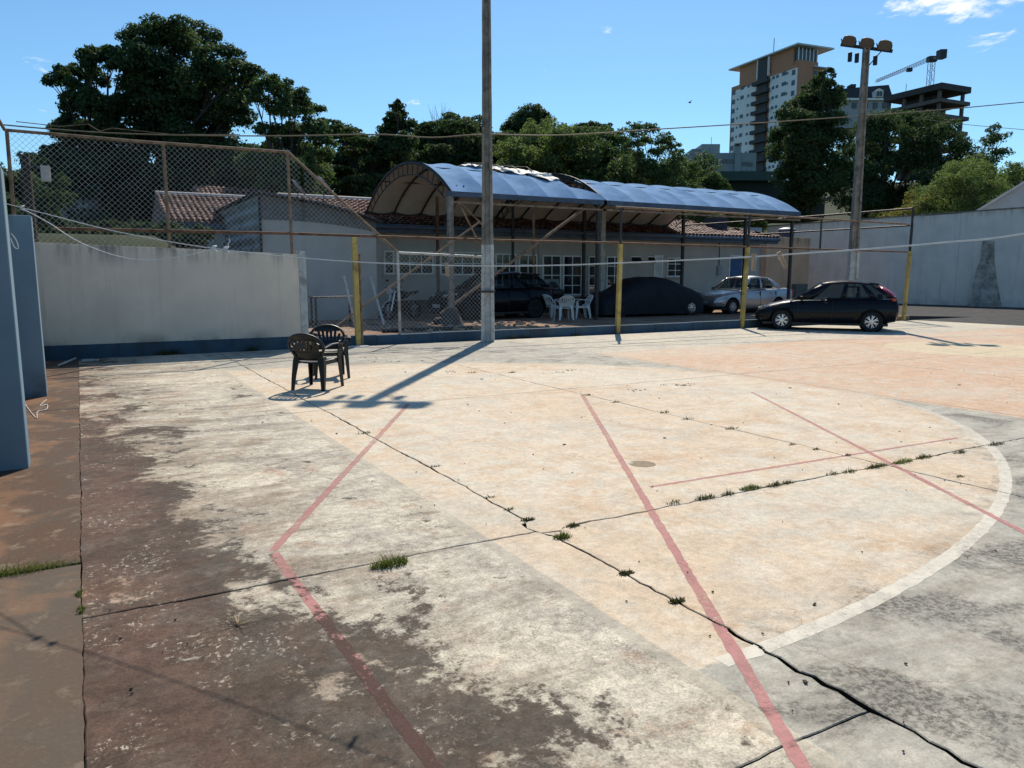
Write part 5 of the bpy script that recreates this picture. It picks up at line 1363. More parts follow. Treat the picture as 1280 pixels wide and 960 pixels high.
        for hx in P['handles']: MB().box(hx, hx+.16, s*hw*.965-.012, s*hw*.965+.016, P['hz'], P['hz']+.03).build('door_handle', P['paint'], t, world=False, bev=.008)
        for sx_ in P['seams']: MB().box(sx_-.004, sx_+.004, min(s*hw*.9, s*hw*1.004), max(s*hw*.9, s*hw*1.004), .28, z0-.05).build('door_seam', M_trim, t, world=False)
        tl = P['tail']; MB().grid([[Vector((q[0]+.012*-1, s*(q[1]), q[2])) for q in row] for row in tl]).build('tail_lamp', M_tail, t, world=False, smooth=True).modifiers.new('s', 'SOLIDIFY').thickness = .06
    MB().box(xf-.06, xf+.012, -.26, .26, .40, .52).build('number_plate', M_plate, t, world=False)
    MB().box(xf-.2, xf+.004, -hw*.40, hw*.40, .27, .335).build('grille', M_trim, t, world=False)
    MB().box(-xf-.012, -xf+.05, -.26, .26, .62, .74).build('number_plate', M_plate, t, world=False)
    if P.get('spoiler'): MB().prism([(x2+.05, -wroof, z2), (x2-.2, -wroof*.95, z2-.03), (x2-.2, wroof*.95, z2-.03), (x2+.05, wroof, z2)], (0, 0, .045)).build('spoiler', P['paint'], t, world=False, bev=.01)
    if P.get('rail'):
        for s in (-1, 1): MB().tube([side(s, .05, 1.02), side(s, .5, 1.06), side(s, .95, 1.02)], .018, 6).build('roof_rail', M_alloy, t, world=False, smooth=40)
    return t
hf = Vector((-1.42, 1.94, 0)).normalized(); rz_h = math.atan2(hf.y, hf.x); hr = Vector((hf.y, -hf.x, 0))
hatch = dict(L=3.92, W=1.68, H=1.47, wb=2.44, fo=.80, wr=.295, paint=paint('navy_black_paint', (.0025, .0032, .007), 0.), rim=M_alloy, spokes=7,
    body=[(-1.96, .80, .42, .80), (-1.90, .93, .30, .90), (-1.6, .97, .24, .98), (-1.0, .96, .19, 1.), (0., .93, .18, 1.), (.75, .91, .19, 1.), (1.2, .83, .21, .98), (1.6, .73, .24, .94), (1.86, .62, .28, .86), (1.96, .50, .34, .74)],
    gh=dict(A=(.90, .89), B=(.08, 1.39), C=(-1.22, 1.37), D=(-1.88, .97), div=[(.20, .47), (.52, .76), (.83, .93)]), lamp=(.10, .66), handles=[-.12, -.85], hz=.80, seams=[.72, -.22, -.98],
    tail=[[(-1.80, .755, .90), (-1.93, .62, .88)], [(-1.66, .725, 1.10), (-1.82, .60, 1.10)], [(-1.40, .66, 1.30), (-1.54, .54, 1.30)]], spoiler=True)
mid_ = (Vector((18.38, 15.94, 0))+Vector((19.80, 14.0, 0)))/2
# near side wheels touch the ground where the photograph shows them
cen = mid_+hr*.73; off = hatch['L']/2-hatch['fo']-hatch['wb']/2
car('hatchback', 'dark navy hatchback parked beyond the yellow posts, red tail lamp high up', (cen-hf*off)[:], rz_h, hatch)
suv = dict(L=4.25, W=1.8, H=1.6, wb=2.58, fo=.85, wr=.33, paint=paint('black_blue_paint', (.004, .005, .009), .2), rim=M_trim, spokes=5,
    body=[(-2.12, .85, .45, .82), (-2.05, 1.0, .34, .92), (-1.7, 1.04, .28, .99), (-1., 1.03, .24, 1.), (0., 1.01, .23, 1.), (.85, 1.0, .24, 1.), (1.4, .96, .26, .98), (1.8, .88, .3, .94), (2.03, .76, .32, .86), (2.12, .6, .36, .76)],
    gh=dict(A=(1.0, 1.0), B=(.25, 1.50), C=(-1.45, 1.50), D=(-1.98, 1.05), div=[(.15, .43), (.47, .72), (.77, .89)]), lamp=(.10, .82), handles=[-.1, -.9], hz=.9, seams=[.8, -.2, -1.05],
    tail=[[(-2.03, .82, .86), (-2.12, .5, .86)], [(-1.98, .80, .98), (-2.09, .5, .98)]], spoiler=True, rail=True)
sf = gnd(592, 400, PZ); sr = gnd(663, 397.5, PZ); f = (sf-sr).normalized(); rr_ = Vector((f.y, -f.x, 0))
cen = (sf+sr)/2+rr_*.78
if (cen.y < sf.y): cen = (sf+sr)/2-rr_*.78
car('suv', 'black compact SUV parked behind the chain link fence, front towards the shed', (cen.x, cen.y, PZ), math.atan2(f.y, f.x), suv)
sed = dict(L=4.15, W=1.65, H=1.43, wb=2.44, fo=.80, wr=.285, paint=paint('silver_paint', (.42, .43, .45), .75, .32), rim=mat('steel_rim', (.40, .41, .43), .4, .7), spokes=8,
    body=[(-2.07, .80, .42, .80), (-2.0, .95, .3, .90), (-1.6, .98, .24, .97), (-1.0, .95, .2, 1.), (0., .92, .18, 1.), (.8, .90, .19, 1.), (1.3, .84, .21, .98), (1.75, .76, .24, .94), (2.0, .66, .28, .86), (2.07, .52, .34, .76)],
    gh=dict(A=(.98, .90), B=(.35, 1.36), C=(-.85, 1.36), D=(-1.42, .97), div=[(.15, .49), (.54, .86)]), lamp=(.10, .68), handles=[-.05, -.85], hz=.79, seams=[.85, -.15, -1.0],
    tail=[[(-2.0, .72, .72), (-2.06, .5, .72)], [(-1.98, .71, .9), (-2.05, .5, .9)]])
best = None
pf_ = gnd(914, 392.5, PZ)
for k in range(-60, 61, 2):
    a = math.pi+R(k*.5); f = Vector((math.cos(a), math.sin(a), 0)); pr = pf_-f*2.44
    X, Y = pr.x*cy_-pr.y*sy_, pr.x*sy_+pr.y*cy_; u = 640+FPX*X/(Y*math.cos(PITCH)+(CH-PZ)*math.sin(PITCH))
    if best is None or abs(u-971) < best[0]: best = (abs(u-971), a)
a = best[1]; f = Vector((math.cos(a), math.sin(a), 0)); rr_ = Vector((f.y, -f.x, 0))
cen = pf_-f*(2.07-.80)+rr_*.72
car('sedan', 'silver four door sedan behind the dark hatchback', (cen.x, cen.y, PZ), a, sed)
# car under a cloth cover
cl, cr_ = gnd(750, 397, PZ), gnd(889, 394, PZ); f = (cl-cr_).normalized(); f = Vector((-1, .06, 0)).normalized(); cc_ = Vector(((cl.x+cr_.x)/2, (cl.y+cr_.y)/2+.85, PZ))
cv = thing('covered_car', 'car hidden under a dark navy cloth cover', 'car', cc_[:], math.atan2(f.y, f.x), group='cars parked by the court')
Lc = (cl-cr_).length/2*1.0
prof = [(-1.0, .30, .55), (-.985, .62, .82), (-.94, .86, .95), (-.80, .98, 1.0), (-.62, 1.12, 1.02), (-.42, 1.30, 1.03), (-.22, 1.41, 1.03), (.0, 1.43, 1.03), (.2, 1.38, 1.03), (.36, 1.24, 1.03), (.5, 1.05, 1.03), (.62, .93, 1.02), (.8, .84, 1.0), (.93, .72, .95), (.985, .52, .82), (1., .3, .6)]
P = []; NP = 61
for i in range(NP):
    x = -1+2*i/(NP-1); zt = np.interp(x, [p[0] for p in prof], [p[1] for p in prof]); wf = np.interp(x, [p[0] for p in prof], [p[2] for p in prof])
    row = []
    for j in range(41):
        a = math.pi*j/40; cxx = math.cos(a); y = .86*wf*math.copysign(abs(cxx)**.42, cxx)
        z = .10+(zt-.10)*abs(math.sin(a))**.62
        fold = .018*math.sin(x*38+j*.5)*(1-abs(math.sin(a)))+.01*math.sin(x*17+j*1.3)
        row.append((x*Lc+.01*math.sin(j*1.7), y+math.copysign(fold, y)+.0, z+.008*math.sin(x*25+j*.9)))
    P.append(row)
m = MB(); m.grid(P); m.v += []; o = m.build('cover', mat('navy_cover_cloth', (.003, .004, .009), .75, 0, .3, 5.), cv, world=False, smooth=True)
m = MB(); m.quad(*P[0]); m.build('cover_end', MATS['navy_cover_cloth'], cv, world=False); m = MB(); m.quad(*P[-1]); m.build('cover_end', MATS['navy_cover_cloth'], cv, world=False)
for s in (-1, 1):
    for x in (-Lc+.75, Lc-.8): wheel(cv, x, s*.80, .29, s, M_alloy if x < 0 else M_trim, 8)
MB().box(-Lc+.2, Lc-.2, -.7, .7, .2, .3).build('floor_pan', M_trim, cv, world=False)

# ------------------------------------------------------------------ motorcycle behind the fence
q = gnd(503, 399, PZ)
mo = thing('motorcycle', 'dark motorcycle parked behind the chain link fence', 'motorcycle', (q.x, q.y, PZ), R(205))
for x in (-.62, .62):
    w = MB(); w.lathe([(.24, -.04), (.29, -.05), (.305, 0), (.29, .05), (.24, .04), (.24, -.04)], (x, 0, .305), 'y', 24); w = w.build('wheel', M_tyre, mo, world=False, smooth=40)
    s_ = MB()
    for k in range(5): a = k*2*math.pi/5; s_.bar((x, 0, .305), (x+.24*math.cos(a), 0, .305+.24*math.sin(a)), .025, .03, (0, 1, 0))
    s_.build('spokes', M_alloy, w, world=False)
MB().tube([(.62, .09, .3), (.42, .09, .95)], .025, 8).tube([(.62, -.09, .3), (.42, -.09, .95)], .025, 8).build('fork', M_alloy, mo, world=False, smooth=40)
MB().tube([(.40, -.36, 1.08), (.36, -.1, 1.02), (.36, .1, 1.02), (.40, .36, 1.08)], .018, 8).build('handlebar', M_blackmetal, mo, world=False, smooth=40)
MB().lathe([(0, -.36), (.10, -.32), (.15, -.1), (.16, .1), (.09, .30), (0, .32)], (.08, 0, .82), 'x', 14).build('tank', paint('moto_paint', (.02, .02, .024), .2), mo, world=False, smooth=40)
MB().prism([(-.05, -.13, .78), (-.75, -.11, .86), (-.75, .11, .86), (-.05, .13, .78)], (0, 0, .09)).build('seat', M_trim, mo, world=False, bev=.03)
MB().box(-.25, .25, -.14, .14, .28, .62).build('engine', M_blackmetal, mo, world=False, bev=.04)
MB().tube([(.2, -.17, .32), (-.2, -.18, .26), (-.85, -.18, .42)], [.03, .035, .05], 8).build('exhaust', M_alloy, mo, world=False, smooth=40)
MB().lathe([(.0, .10), (.10, .08), (.11, 0), (.05, -.10), (0, -.12)], (.55, 0, .95), 'x', 14).build('headlamp', M_lamp, mo, world=False, smooth=40)
P = [[(x, y*.16, .92+.16*math.sin((x+.9)*3)) for y in (-1, -.5, 0, .5, 1)] for x in (-.95, -.85, -.75, -.65)]
MB().grid([[(.62+.33*math.cos(a), y, .305+.33*math.sin(a)) for y in (-.06, 0, .06)] for a in np.linspace(.3, 2.4, 8)]).build('front_mudguard', M_whitepipe, mo, world=False, smooth=True)
MB().tube([(.05, .12, .3), (-.02, .32, .0)], .014, 6).build('side_stand', M_blackmetal, mo, world=False)
for s in (-1, 1):
    mr = MB(); mr.tube([(.38, s*.3, 1.07), (.34, s*.34, 1.27)], .008, 5); mr.obox((.34, s*.34, 1.3), (.012, 0, 0), (0, .06, 0), (0, 0, .04)); mr.build('mirror', M_blackmetal, mo, world=False)

# ------------------------------------------------------------------ plastic chairs
def plastic_chair(label, loc, rz, mt, group, cat='chair'):
    """monobloc armchair, local +x is the way the sitter faces"""
    t = thing('plastic_chair', label, cat, loc, rz, group=group)
    sz = .43
    P = []
    for i in range(9):
        x = .22-.44*i/8; row = []
        for j in range(9):
            y = (.235-.02*i/8)*(1-2*j/8); row.append((x, y, sz-.018*math.sin(math.pi*j/8)-.02*(i/8)+(-.02 if i == 0 else 0)))
        P.append(row)
    s = MB(); s.grid(P); s = s.build('seat', mt, t, world=False, smooth=True); s.modifiers.new('s', 'SOLIDIFY').thickness = .016
    MB().box(-.2, .21, .215, .235, sz-.07, sz-.01).box(-.2, .21, -.235, -.215, sz-.07, sz-.01).box(.195, .215, -.21, .21, sz-.075, sz-.02).build('apron', mt, s, world=False, bev=.006)
    # backrest: arched rim, solid lower band, fan of slats
    def bp(y, z):   # back surface
        return Vector((-.19-.17*(z-.42)/.38-.04*(1-(y/.27)**2), y, z))
    rim = []
    for k in range(25):
        a = math.pi*k/24; y = .265*math.cos(a); z = .60+.20*math.sin(a)**.8 if 0 < k < 24 else .60; rim.append(bp(y, z))
    rim = [bp(.19, .43), bp(.215, .50), bp(.245, .56)]+rim+[bp(-.245, .56), bp(-.215, .50), bp(-.19, .43)]
    r = MB()
    for w_ in (0,): r.tube(rim, .021, 8)
    b = r.build('backrest', mt, t, world=False, smooth=60)
    MB().grid([[bp((.19+.03*i/3)*(1-2*j/8), .42+.14*i/3) for j in range(9)] for i in range(4)]).build('lower_band', mt, b, world=False, smooth=True).modifiers.new('s', 'SOLIDIFY').thickness = .012
    MB().grid([[bp((.20-.05*i/3)*(1-2*j/8), .705+.085*i/3) for j in range(9)] for i in range(4)]).build('crest', mt, b, world=False, smooth=True).modifiers.new('s', 'SOLIDIFY').thickness = .012
    for k in range(-3, 4):
        pts = [bp(k*.054, .54), bp(k*.061, .63), bp(k*.067, .74-.008*k*k)]
        m_ = MB()
        for p_, q_ in zip(pts, pts[1:]): m_.bar(p_, q_, .040, .010, (1, 0, 0))
        m_.build('slat', mt, b, world=False)
    for sgn in (-1, 1):
        arm = [bp(sgn*.262, .60), Vector((-.12, sgn*.29, .645)), Vector((.05, sgn*.30, .65)), Vector((.19, sgn*.285, .63)), Vector((.235, sgn*.265, .56))]
        m_ = MB()
        for p_, q_ in zip(arm, arm[1:]): m_.bar(p_, q_+(q_-p_)*.08, .055, .018)
        m_.build('armrest', mt, t, world=False, bev=.006)
        fl_ = MB(); P = []
        for (x, y, z, w_) in ((.232, .265, .60, .046), (.225, .25, .45, .060), (.245, .26, .2, .046), (.262, .268, .0, .034)):
            P.append([(x-w_, sgn*(y-.006), z), (x+w_*.5, sgn*(y+.006), z), (x+w_*.5, sgn*(y-w_), z)])
        fl_.grid(P); o = fl_.build('leg', mt, t, world=False); o.modifiers.new('s', 'SOLIDIFY').thickness = .014
        bl_ = MB(); P = []
        for (x, y, z, w_) in ((-.20, .225, .47, .075), (-.215, .235, .40, .070), (-.245, .25, .2, .052), (-.275, .255, .0, .036)):
            P.append([(x+w_, sgn*(y-.006), z), (x-w_*.5, sgn*(y+.006), z), (x-w_*.5, sgn*(y-w_*1.2), z)])
        bl_.grid(P); o = bl_.build('leg', mt, t, world=False); o.modifiers.new('s', 'SOLIDIFY').thickness = .014
    return t
plastic_chair('black plastic armchair seen from behind, nearer the slab joint', (2.91, 10.84, 0), R(46), M_blackplastic, 'plastic chairs on the court')
plastic_chair('black plastic armchair facing the other one, nearer the white wall', (3.42, 11.95, 0), R(-100), M_blackplastic, 'plastic chairs on the court')
for (u, v, rz, lb) in ((692, 397, 20, 'white plastic chair left of the small dark table under the carport'), (708, 400, 75, 'white plastic chair pushed up to the small dark table with its back to the court'), (729, 398, 165, 'white plastic chair between the small dark table and the covered car')):
    q = gnd(u, v, PZ); plastic_chair(lb, (q.x, q.y+.15, PZ), R(rz), M_whiteplastic, 'white chairs under the carport')
q = gnd(708, 397, PZ)
tb = thing('small_table', 'small dark round table among the white chairs', 'table', (q.x, q.y+.6, PZ))
MB().lathe([(0, .70), (.36, .70), (.38, .72), (.36, .735), (0, .735)], n=24).build('table_top', M_blackmetal, tb, world=False, smooth=40)
for k in range(4):
    a = R(45+90*k); MB().tube([(.12*math.cos(a), .12*math.sin(a), .7), (.3*math.cos(a), .3*math.sin(a), 0)], .016, 6).build('leg', M_blackmetal, tb, world=False)
bgx = thing('sports_bag', 'black bag lying on the small dark table', 'bag', (q.x, q.y+.6, PZ+.735))
MB().lathe([(0, -.26), (.10, -.25), (.135, -.1), (.14, .1), (.10, .25), (0, .26)], (0, 0, .13), 'x', 14).build('body', M_trim, bgx, world=False, smooth=40)
MB().tube([(-.12, .02, .24), (-.08, .03, .36), (.08, .03, .36), (.12, .02, .24)], .012, 6).build('strap', M_blackmetal, bgx, world=False, smooth=40)
# outdoor air conditioner
q = onb(684, 372, BF-.5)
ac = thing('air_conditioner', 'grey air conditioner unit below the clubhouse windows', 'air conditioner', (q.x, BF-.6, PZ))
MB().box(-.42, .42, -.18, .18, .60, 1.32).build('casing', mat('ac_grey', (.20, .23, .22), .6), ac, world=False, bev=.015)
MB().lathe([(.27, -.185), (.27, -.195), (.02, -.195)], (.08, 0, .96), 'y', 20).build('fan_guard', M_trim, ac, world=False)
for k in range(6): MB().tube([(.08+.045*k*math.cos(a), -.2, .96+.045*k*math.sin(a)) for a in np.linspace(0, 2*math.pi, 21)], .005, 4, False).build('guard_ring', M_alloy, ac, world=False) if k else None
for x in (-.3, .3): MB().box(x-.03, x+.03, -.16, .16, 0, .6).build('stand', M_trim, ac, world=False)
# planks and shelf by the shed, black pipe lying on the ground, rubble
for (u0, v0, u1, v1, lb) in ((430, 345, 445, 410, 'pale plank leaning on the shed wall beside the yellow post'), (463, 346, 480, 406, 'thin pale plank leaning on the shed near the motorcycle')):
    p0 = gnd(u1, v1, PZ); p1_ = onb(u0, v0, p0.y+.7); o = MB().bar(p0, p1_, .07, .03, (0, 1, 0)).build('plank', M_concwhite); tag(o, lb, 'plank')
q = gnd(425, 407, PZ); zt = 1.12
sf_ = thing('work_bench', 'rough grey work bench behind the chain link fence', 'bench', (q.x, q.y+.3, PZ))
MB().box(-.75, .55, -.3, .3, .82, .86).build('top', M_conc, sf_, world=False, bev=.006)
for x in (-.68, .48):
    for y in (-.24, .24): MB().box(x-.025, x+.025, y-.025, y+.025, 0, .82).build('leg', M_darkpipe, sf_, world=False)
q0, q1 = gnd(478, 416, PZ), gnd(590, 412, PZ)
o = MB().tube([q0+Vector((0, 0, .05)), q0.lerp(q1, .5)+Vector((0, .1, .05)), q1+Vector((0, 0, .05))], .05, 8).build('black_hose', M_trim, smooth=True); tag(o, 'black pipe lying on the ground behind the kerb', 'pipe')
m = MB()
for k in range(160):
    u = random.uniform(455, 700); v = random.uniform(402, 416); p_ = gnd(u, v, PZ); s_ = random.uniform(.03, .10)
    if p_.y < FB+.42: continue
    m.obox(p_+Vector((0, 0, s_*.2)), Vector((random.uniform(-1, 1), random.uniform(-1, 1), .2)).normalized()*s_, Vector((random.uniform(-1, 1), random.uniform(-1, 1), 0)).normalized()*s_*.7, Vector((0, 0, s_*.4)))
tag(m.build('rubble', mat('pale_rubble', (.33, .26, .19), .9, 0, .3, 5.)), 'scattered broken stone on the earth behind the kerb', kind='stuff')
ty = gnd(553, 405, PZ)
t = thing('old_tyre', 'old tyre lying against the footing of the carport column', 'tyre', (ty.x, ty.y-.2, PZ), 0)
MB().lathe([(.2, .02), (.3, .0), (.36, .06), (.36, .14), (.3, .2), (.2, .18), (.2, .02)], n=24).build('tyre', M_tyre, t, world=False, smooth=40)

# ------------------------------------------------------------------ clothes line rope, pegs, cables
def rope_pt(u, v):
    d = ray(u, v); X, Y = d.x*cy_-d.y*sy_, d.x*sy_+d.y*cy_; r = X/Y
    t = 3.797/(1+.586*r)/Y; return Vector((d.x*t, d.y*t, CH+d.z*t))
def smooth_pts(P, n=6):
    out = []
    for i in range(len(P)-1):
        p0 = P[max(i-1, 0)]; p1_ = P[i]; p2_ = P[i+1]; p3 = P[min(i+2, len(P)-1)]
        for k in range(n):
            s_ = k/n; out.append(.5*((2*p1_)+(p2_-p0)*s_+(2*p0-5*p1_+4*p2_-p3)*s_*s_+(3*p1_-p0-3*p2_+p3)*s_**3))
    out.append(P[-1]); return out
rp = [rope_pt(u, v) for u, v in ((9, 255), (60, 268), (130, 286), (200, 300), (270, 311), (340, 319), (430, 326.5), (530, 331), (620, 332.5), (700, 331.5), (780, 328.5), (860, 325), (940, 321), (1020, 315.5), (1100, 310), (1180, 303), (1280, 292))]
ext = rp[-1]+(rp[-1]-rp[-2])*2.4+Vector((0, 0, .06)); rp.append(ext)
rope = thing('rope_line', 'long white rope strung across the court from the blue pier', 'rope', rp[0][:])
MB().tube(smooth_pts(rp), .0032, 6).build('rope', M_rope, rope, smooth=True)
lp = [rope_pt(u, v) for u, v in ((30, 262), (60, 278), (100, 303), (150, 321), (190, 325), (235, 319), (262, 312), (272, 311))]
MB().tube(smooth_pts(lp), .0034, 6).build('slack_end', M_rope, rope, smooth=True)
for (u, v) in ((28, 260), (268, 311), (283, 312)):
    c_ = rope_pt(u, v); MB().tube([c_+Vector((.012*math.cos(a*1.3), .012*math.sin(a), .018*math.sin(a*.7+1))) for a in np.linspace(0, 12, 30)], .005, 5).build('knot', M_rope, rope, smooth=True)
c_ = rope_pt(284, 311); MB().tube([c_, c_+Vector((.01, 0, .035)), c_+Vector((.02, 0, .05)), c_+Vector((.012, 0, .065))], .003, 5).build('frayed_tail', M_rope, rope)
c_ = Vector((-.46, 7.43, onb(14, 300, 7.43).z)); 
MB().tube(smooth_pts([onb(14, 292, 7.40), onb(20, 300, 7.40), onb(23, 310, 7.40), onb(18, 309, 7.40), onb(13, 298, 7.40)]), .0045, 6).build('loop', M_rope, rope, smooth=True)
post_x = ext
t = thing('net_post', 'slim steel net post holding the far end of the white rope', 'post', (ext.x, ext.y, 0))
MB().tube([(ext.x, ext.y, 0), (ext.x, ext.y, 2.2)], .03, 10).build('shaft', M_whitepipe, t, smooth=40)
MB().lathe([(0, 0.001), (.12, .001), (.12, .02), (.04, .04)], (ext.x, ext.y, 0), n=16).build('base_plate', M_darkpipe, t)
for (u, v, tilt, lb) in ((942.5, 321, 0., 'wooden clothes peg hanging straight down from the rope'), (975, 319, R(28), 'wooden clothes peg tilted on the rope beside the upright one'), (558.5, 331.5, R(2), 'wooden clothes peg on the rope in front of the lamp pole')):
    c_ = rope_pt(u, v); ax = Vector((math.sin(tilt)*cy_, -math.sin(tilt)*sy_, -math.cos(tilt))); s1 = rxv*math.cos(tilt)+up*math.sin(tilt)
    t = thing('clothes_peg', lb, 'clothes peg', c_[:], group='pegs on the rope')
    for e in (-1, 1): MB().obox(c_+ax*.022+s1*e*.0048, ax*.036, s1*.0036, fyv*.005).build('jaw', M_wood, t)
    MB().tube([c_+ax*.01+s1*-.011, c_+ax*.01+s1*.011], .0035, 6).build('spring', M_alloy, t)
    if 500 < u < 600: t.location = t.location
# overhead cables
def cable(pts, D, r, label):
    P = [far(u, v, d) for (u, v), d in zip(pts, D)]
    o = MB().tube(smooth_pts(P), r, 5).build('overhead_cable', mat('cable_tan', (.20, .16, .10), .7), smooth=True); tag(o, label, 'cable')
cable([(-60, 150), (130, 166), (330, 170), (470, 168), (540, 172), (604, 168), (700, 169), (830, 161), (960, 153), (1075, 145), (1180, 137), (1340, 122)], [20, 20, 20.5, 21, 21, 21, 22, 23.5, 25, 26.5, 28, 30], .018, 'long tan cable sagging between the two lamp poles')
cable([(1140, 146), (1200, 155), (1340, 167)], [34, 34, 34], .012, 'thin cable beyond the far lamp pole')
br_ = far(862, 128, 60)
t = thing('bird', 'small dark bird flying in the blue sky', 'bird', br_[:])
m = MB(); m.lathe([(0, -.16), (.05, -.08), (.06, .02), (.035, .12), (.0, .17)], br_, 'x', 8); m.build('body', M_trim, t, smooth=True)
for s in (-1, 1): MB().prism([br_+Vector((-.05, 0, .02)), br_+Vector((.07, 0, .02)), br_+Vector((.0, s*.3, .14))], (0, 0, .01)).build('wing', M_trim, t)

# ------------------------------------------------------------------ weeds, litter
M_grass = leaf_material('weed_green', ((.07, .09, .022), (.13, .16, .04), (.21, .22, .075)), .4)
M_weed = leaf_material('weed_dull', ((.05, .05, .022), (.085, .085, .035), (.14, .125, .055)), .35)
M_straw = mat('dry_straw', (.42, .33, .20), .8, 0, .3, 20.)
def blades(n, rx_, ry_, h, w, lean=1.3):
    m = MB()
    for k in range(n):
        r = math.sqrt(random.random()); a = random.uniform(0, 2*math.pi); x, y = rx_*r*math.cos(a), ry_*r*math.sin(a)
        hh = h*random.uniform(.3, 1.25)*(1.35-.9*r); d = random.uniform(0, 2*math.pi); ln = lean*hh*random.uniform(.2, 1.2)
        dx, dy = math.cos(d), math.sin(d); sx_, sy2 = -dy*w, dx*w; i = len(m.v)
        m.v += [(x-sx_, y-sy2, 0), (x+sx_, y+sy2, 0), (x+dx*ln*.4+sx_*.7, y+dy*ln*.4+sy2*.7, hh*.6), (x+dx*ln*.4-sx_*.7, y+dy*ln*.4-sy2*.7, hh*.6), (x+dx*ln, y+dy*ln, hh)]
        m.f += [(i, i+1, i+2, i+3), (i+3, i+2, i+4)]
    return m
def weed(u, v, n, rx_, ry_, h, mt, label, group, rz=0., w=.0022):
    p_ = gnd(u, v); m = blades(int(n*1.5), rx_*1.15, ry_*1.2, h*1.15, w*1.15); t = m.build('weed_tuft', mt, fix=False); t.location = (p_.x, p_.y, -.004); t.rotation_euler = (0, 0, rz)
    tag(t, label, 'weed', group); return t
GW = 'weeds in the slab joints'
weed(488, 706, 260, .10, .045, .05, M_grass, 'bright green grass tuft by the dark stained slab', GW)
weed(703, 672, 150, .055, .03, .035, M_grass, 'green weed beside the broken corner piece', GW)
for (u, v) in ((660, 650), (716, 658), (783, 717), (846, 752)): weed(u, v, 90, .045, .022, .02, M_weed, 'small flat dull weed in the long joint', GW, w=.004)
ln = []
for (u, v, n, L_, mt) in ((843, 629, 40, .06, M_weed), (882, 623, 110, .09, M_weed), (910, 618, 60, .06, M_weed), (938, 611, 150, .10, M_grass), (968, 607, 90, .08, M_weed), (985, 604, 50, .05, M_weed), (1040, 593, 40, .07, M_weed), (1062, 590, 60, .08, M_weed), (1095, 584, 160, .13, M_weed), (1128, 578, 180, .13, M_grass), (1155, 572, 110, .10, M_weed), (1200, 566, 70, .09, M_weed), (1245, 556, 90, .12, M_weed)):
    weed(u, v, n, L_, .025, .035, mt, 'low weeds growing along the cross joint of the goal area', GW)
for (u, v) in ((545, 583), (612, 622), (637, 637), (455, 542), (590, 466), (640, 466), (735, 494), (770, 503), (830, 516), (860, 524), (915, 536), (990, 556), (1020, 562), (1060, 569), (1200, 596)):
    weed(u, v, 35, .04 if v > 550 else .08, .02, .02 if v > 550 else .03, M_weed, 'tiny weed in a joint running towards the wall', GW, w=.003)
gst = blades(1500, .34, .06, .06, .0016).build('grass_strip', M_grass, fix=False); p_ = gnd(46, 709); gst.location = (p_.x-.13, p_.y-.02, -.02); gst.rotation_euler = (0, 0, R(2)); tag(gst, 'strip of bright green grass in the gap of the earthy margin', 'grass')
for (u, v) in ((102, 762), (100, 742)): weed(u, v, 60, .02, .04, .02, M_grass, 'small moss tuft at the edge seam of the court', GW)
for (u, v, s_) in ((205, 447, .12), (218, 446, .16), (315, 440, .10), (640, 420, .14), (655, 421, .12), (720, 418, .10)):
    p_ = onb(u, v, FB-.08); t = blades(120, s_*1.4, .05, .18 if v > 430 else .12, .004).build('weed_tuft', M_weed, fix=False); t.location = (p_.x, FB-.1, -.01); tag(t, 'weeds growing at the foot of the blue band', 'weed', 'weeds along the wall foot')
dry = thing('dry_plant', 'dry pale uprooted weed lying on the dark slab', 'dead plant', gnd(300, 780)[:])
p_ = gnd(298, 782); m = MB()
for k in range(22):
    d = random.uniform(0, 2*math.pi); L_ = random.uniform(.06, .17); m.tube([p_+Vector((0, 0, .008)), p_+Vector((math.cos(d)*L_*.5, math.sin(d)*L_*.5, random.uniform(.01, .05))), p_+Vector((math.cos(d)*L_, math.sin(d)*L_, .006))], [.0016, .0012, .0006], 3, False)
e_ = gnd(350, 768); m.tube([p_, p_.lerp(e_, .5)+Vector((0, 0, .015)), e_+Vector((0, 0, .006))], [.003, .002, .001], 4)
m.build('stems', M_straw, dry, fix=False)
# scraps of leaf, bark and grit on the court
m = MB()
for k in range(190):
    if random.random() < .5: u, v = random.uniform(60, 1270), random.uniform(450, 620)
    else: u, v = random.uniform(120, 1270), 460+500*random.random()**2
    if k < 70:
        cu_, cv_, sp_ = [(692, 466, 9), (715, 463, 5), (790, 488, 8), (835, 482, 12), (860, 481, 9), (470, 448, 16), (520, 436, 20), (640, 421, 22), (565, 465, 8), (480, 452, 20)][k % 10]; u, v = cu_+random.gauss(0, sp_), cv_+random.gauss(0, .7)
    p_ = gnd(u, v); s_ = random.uniform(.0025, .006)*(2. if random.random() < .08 else 1)*(1 if v > 560 else 2.6 if k < 70 else 1.7)
    if p_.y > 16.8 or p_.x < 0: continue
    a = random.uniform(0, 6.28); d1 = Vector((math.cos(a), math.sin(a), random.uniform(-.1, .3)))*s_; d2 = Vector((-math.sin(a), math.cos(a), 0))*s_*random.uniform(.3, .8)
    m.obox(p_+Vector((0, 0, .006)), d1, d2, Vector((0, 0, .0025)))
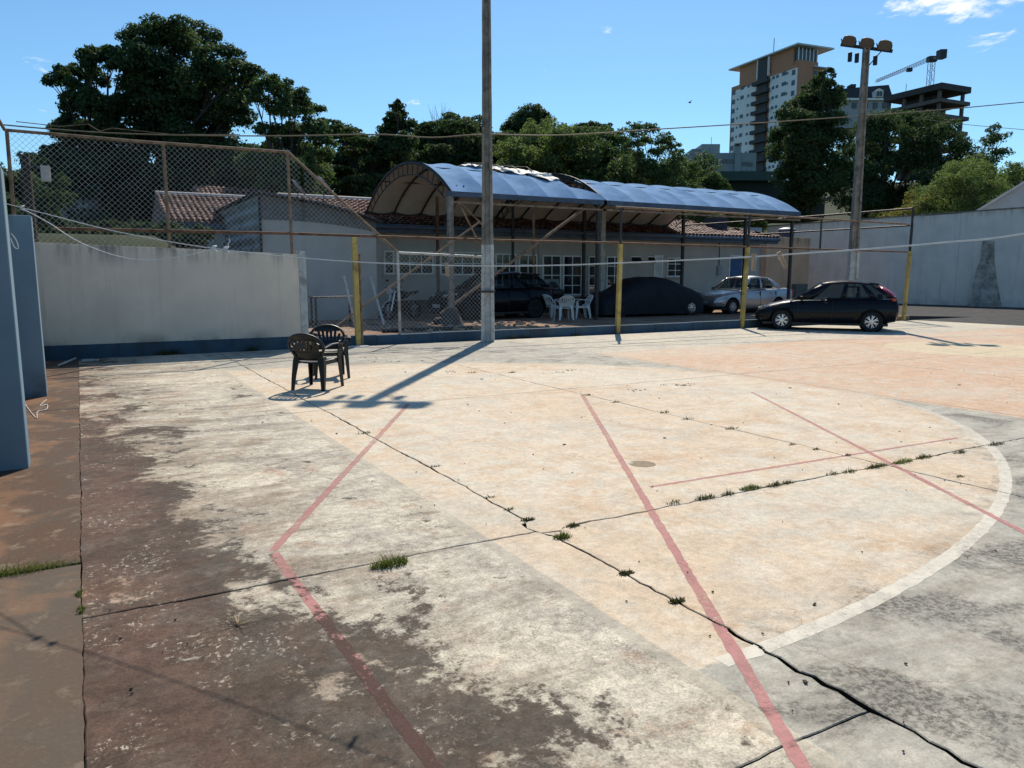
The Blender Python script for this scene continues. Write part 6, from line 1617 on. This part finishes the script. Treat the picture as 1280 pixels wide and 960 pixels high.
tag(m.build('leaf_litter', mat('dark_litter', (.05, .035, .022), .9, 0, .4, 40.)), 'dark scraps of leaf and grit strewn over the court', kind='stuff')
for (u, v, s_) in ((692, 466, .22), (715, 463, .12), (790, 488, .2), (835, 482, .25), (860, 481, .2), (805, 580, .16), (470, 447, .3), (520, 435, .3)):
    pass
q = gnd(803, 580); o = MB().lathe([(0, .0012), (.10, .0012), (.115, .0006)], (q.x, q.y, 0), n=22).build('floor_cap', mat('sandy_cap', (.25, .19, .12), .9, 0, .25, 20.), court)
q = gnd(788, 579); MB().lathe([(0, .0026), (.022, .0026), (.026, .002)], (q.x, q.y, 0), n=12).build('paint_spot', M_white, court)
# bottle, stick and rope end by the pier
q = gnd(315, 452.5); q = gnd(112, 453)
bt_ = thing('plastic_bottle', 'clear plastic bottle lying at the foot of the white wall', 'bottle', (q.x, q.y, 0), R(10))
MB().lathe([(0, -.13), (.03, -.13), (.034, -.1), (.034, .05), (.012, .10), (.012, .13), (0, .13)], (0, 0, .036), 'x', 12).build('body', glassmat('pet_plastic', (.5, .52, .52), .5, .2), bt_, world=False, smooth=40)
MB().lathe([(0, .125), (.016, .125), (.016, .15), (0, .15)], (0, 0, .036), 'x', 10).build('cap', M_whiteplastic, bt_, world=False)
o = MB().tube([gnd(73, 459)+Vector((0, 0, .03)), gnd(95, 451)+Vector((0, 0, .05))], .018, 6).build('stick', M_concwhite, smooth=True); tag(o, 'pale stick lying near the foot of the white wall', 'stick')
P = [gnd(u, v)+Vector((0, 0, .006)) for u, v in ((31, 505), (38, 515), (46, 523), (47, 515), (58, 512), (59, 506), (50, 508), (58, 500))]
o = MB().tube(smooth_pts(P), .0035, 5).build('rope_scrap', M_rope, smooth=True); tag(o, 'loose scrap of white rope on the margin beside the pier', 'rope')
o = MB().prism([gnd(435, 432), gnd(450, 430), gnd(462, 433), gnd(442, 435)], (0, 0, .015)).build('paper_scrap', M_whiteplastic); tag(o, 'white scrap of board at the foot of the yellow post by the wall', 'scrap')
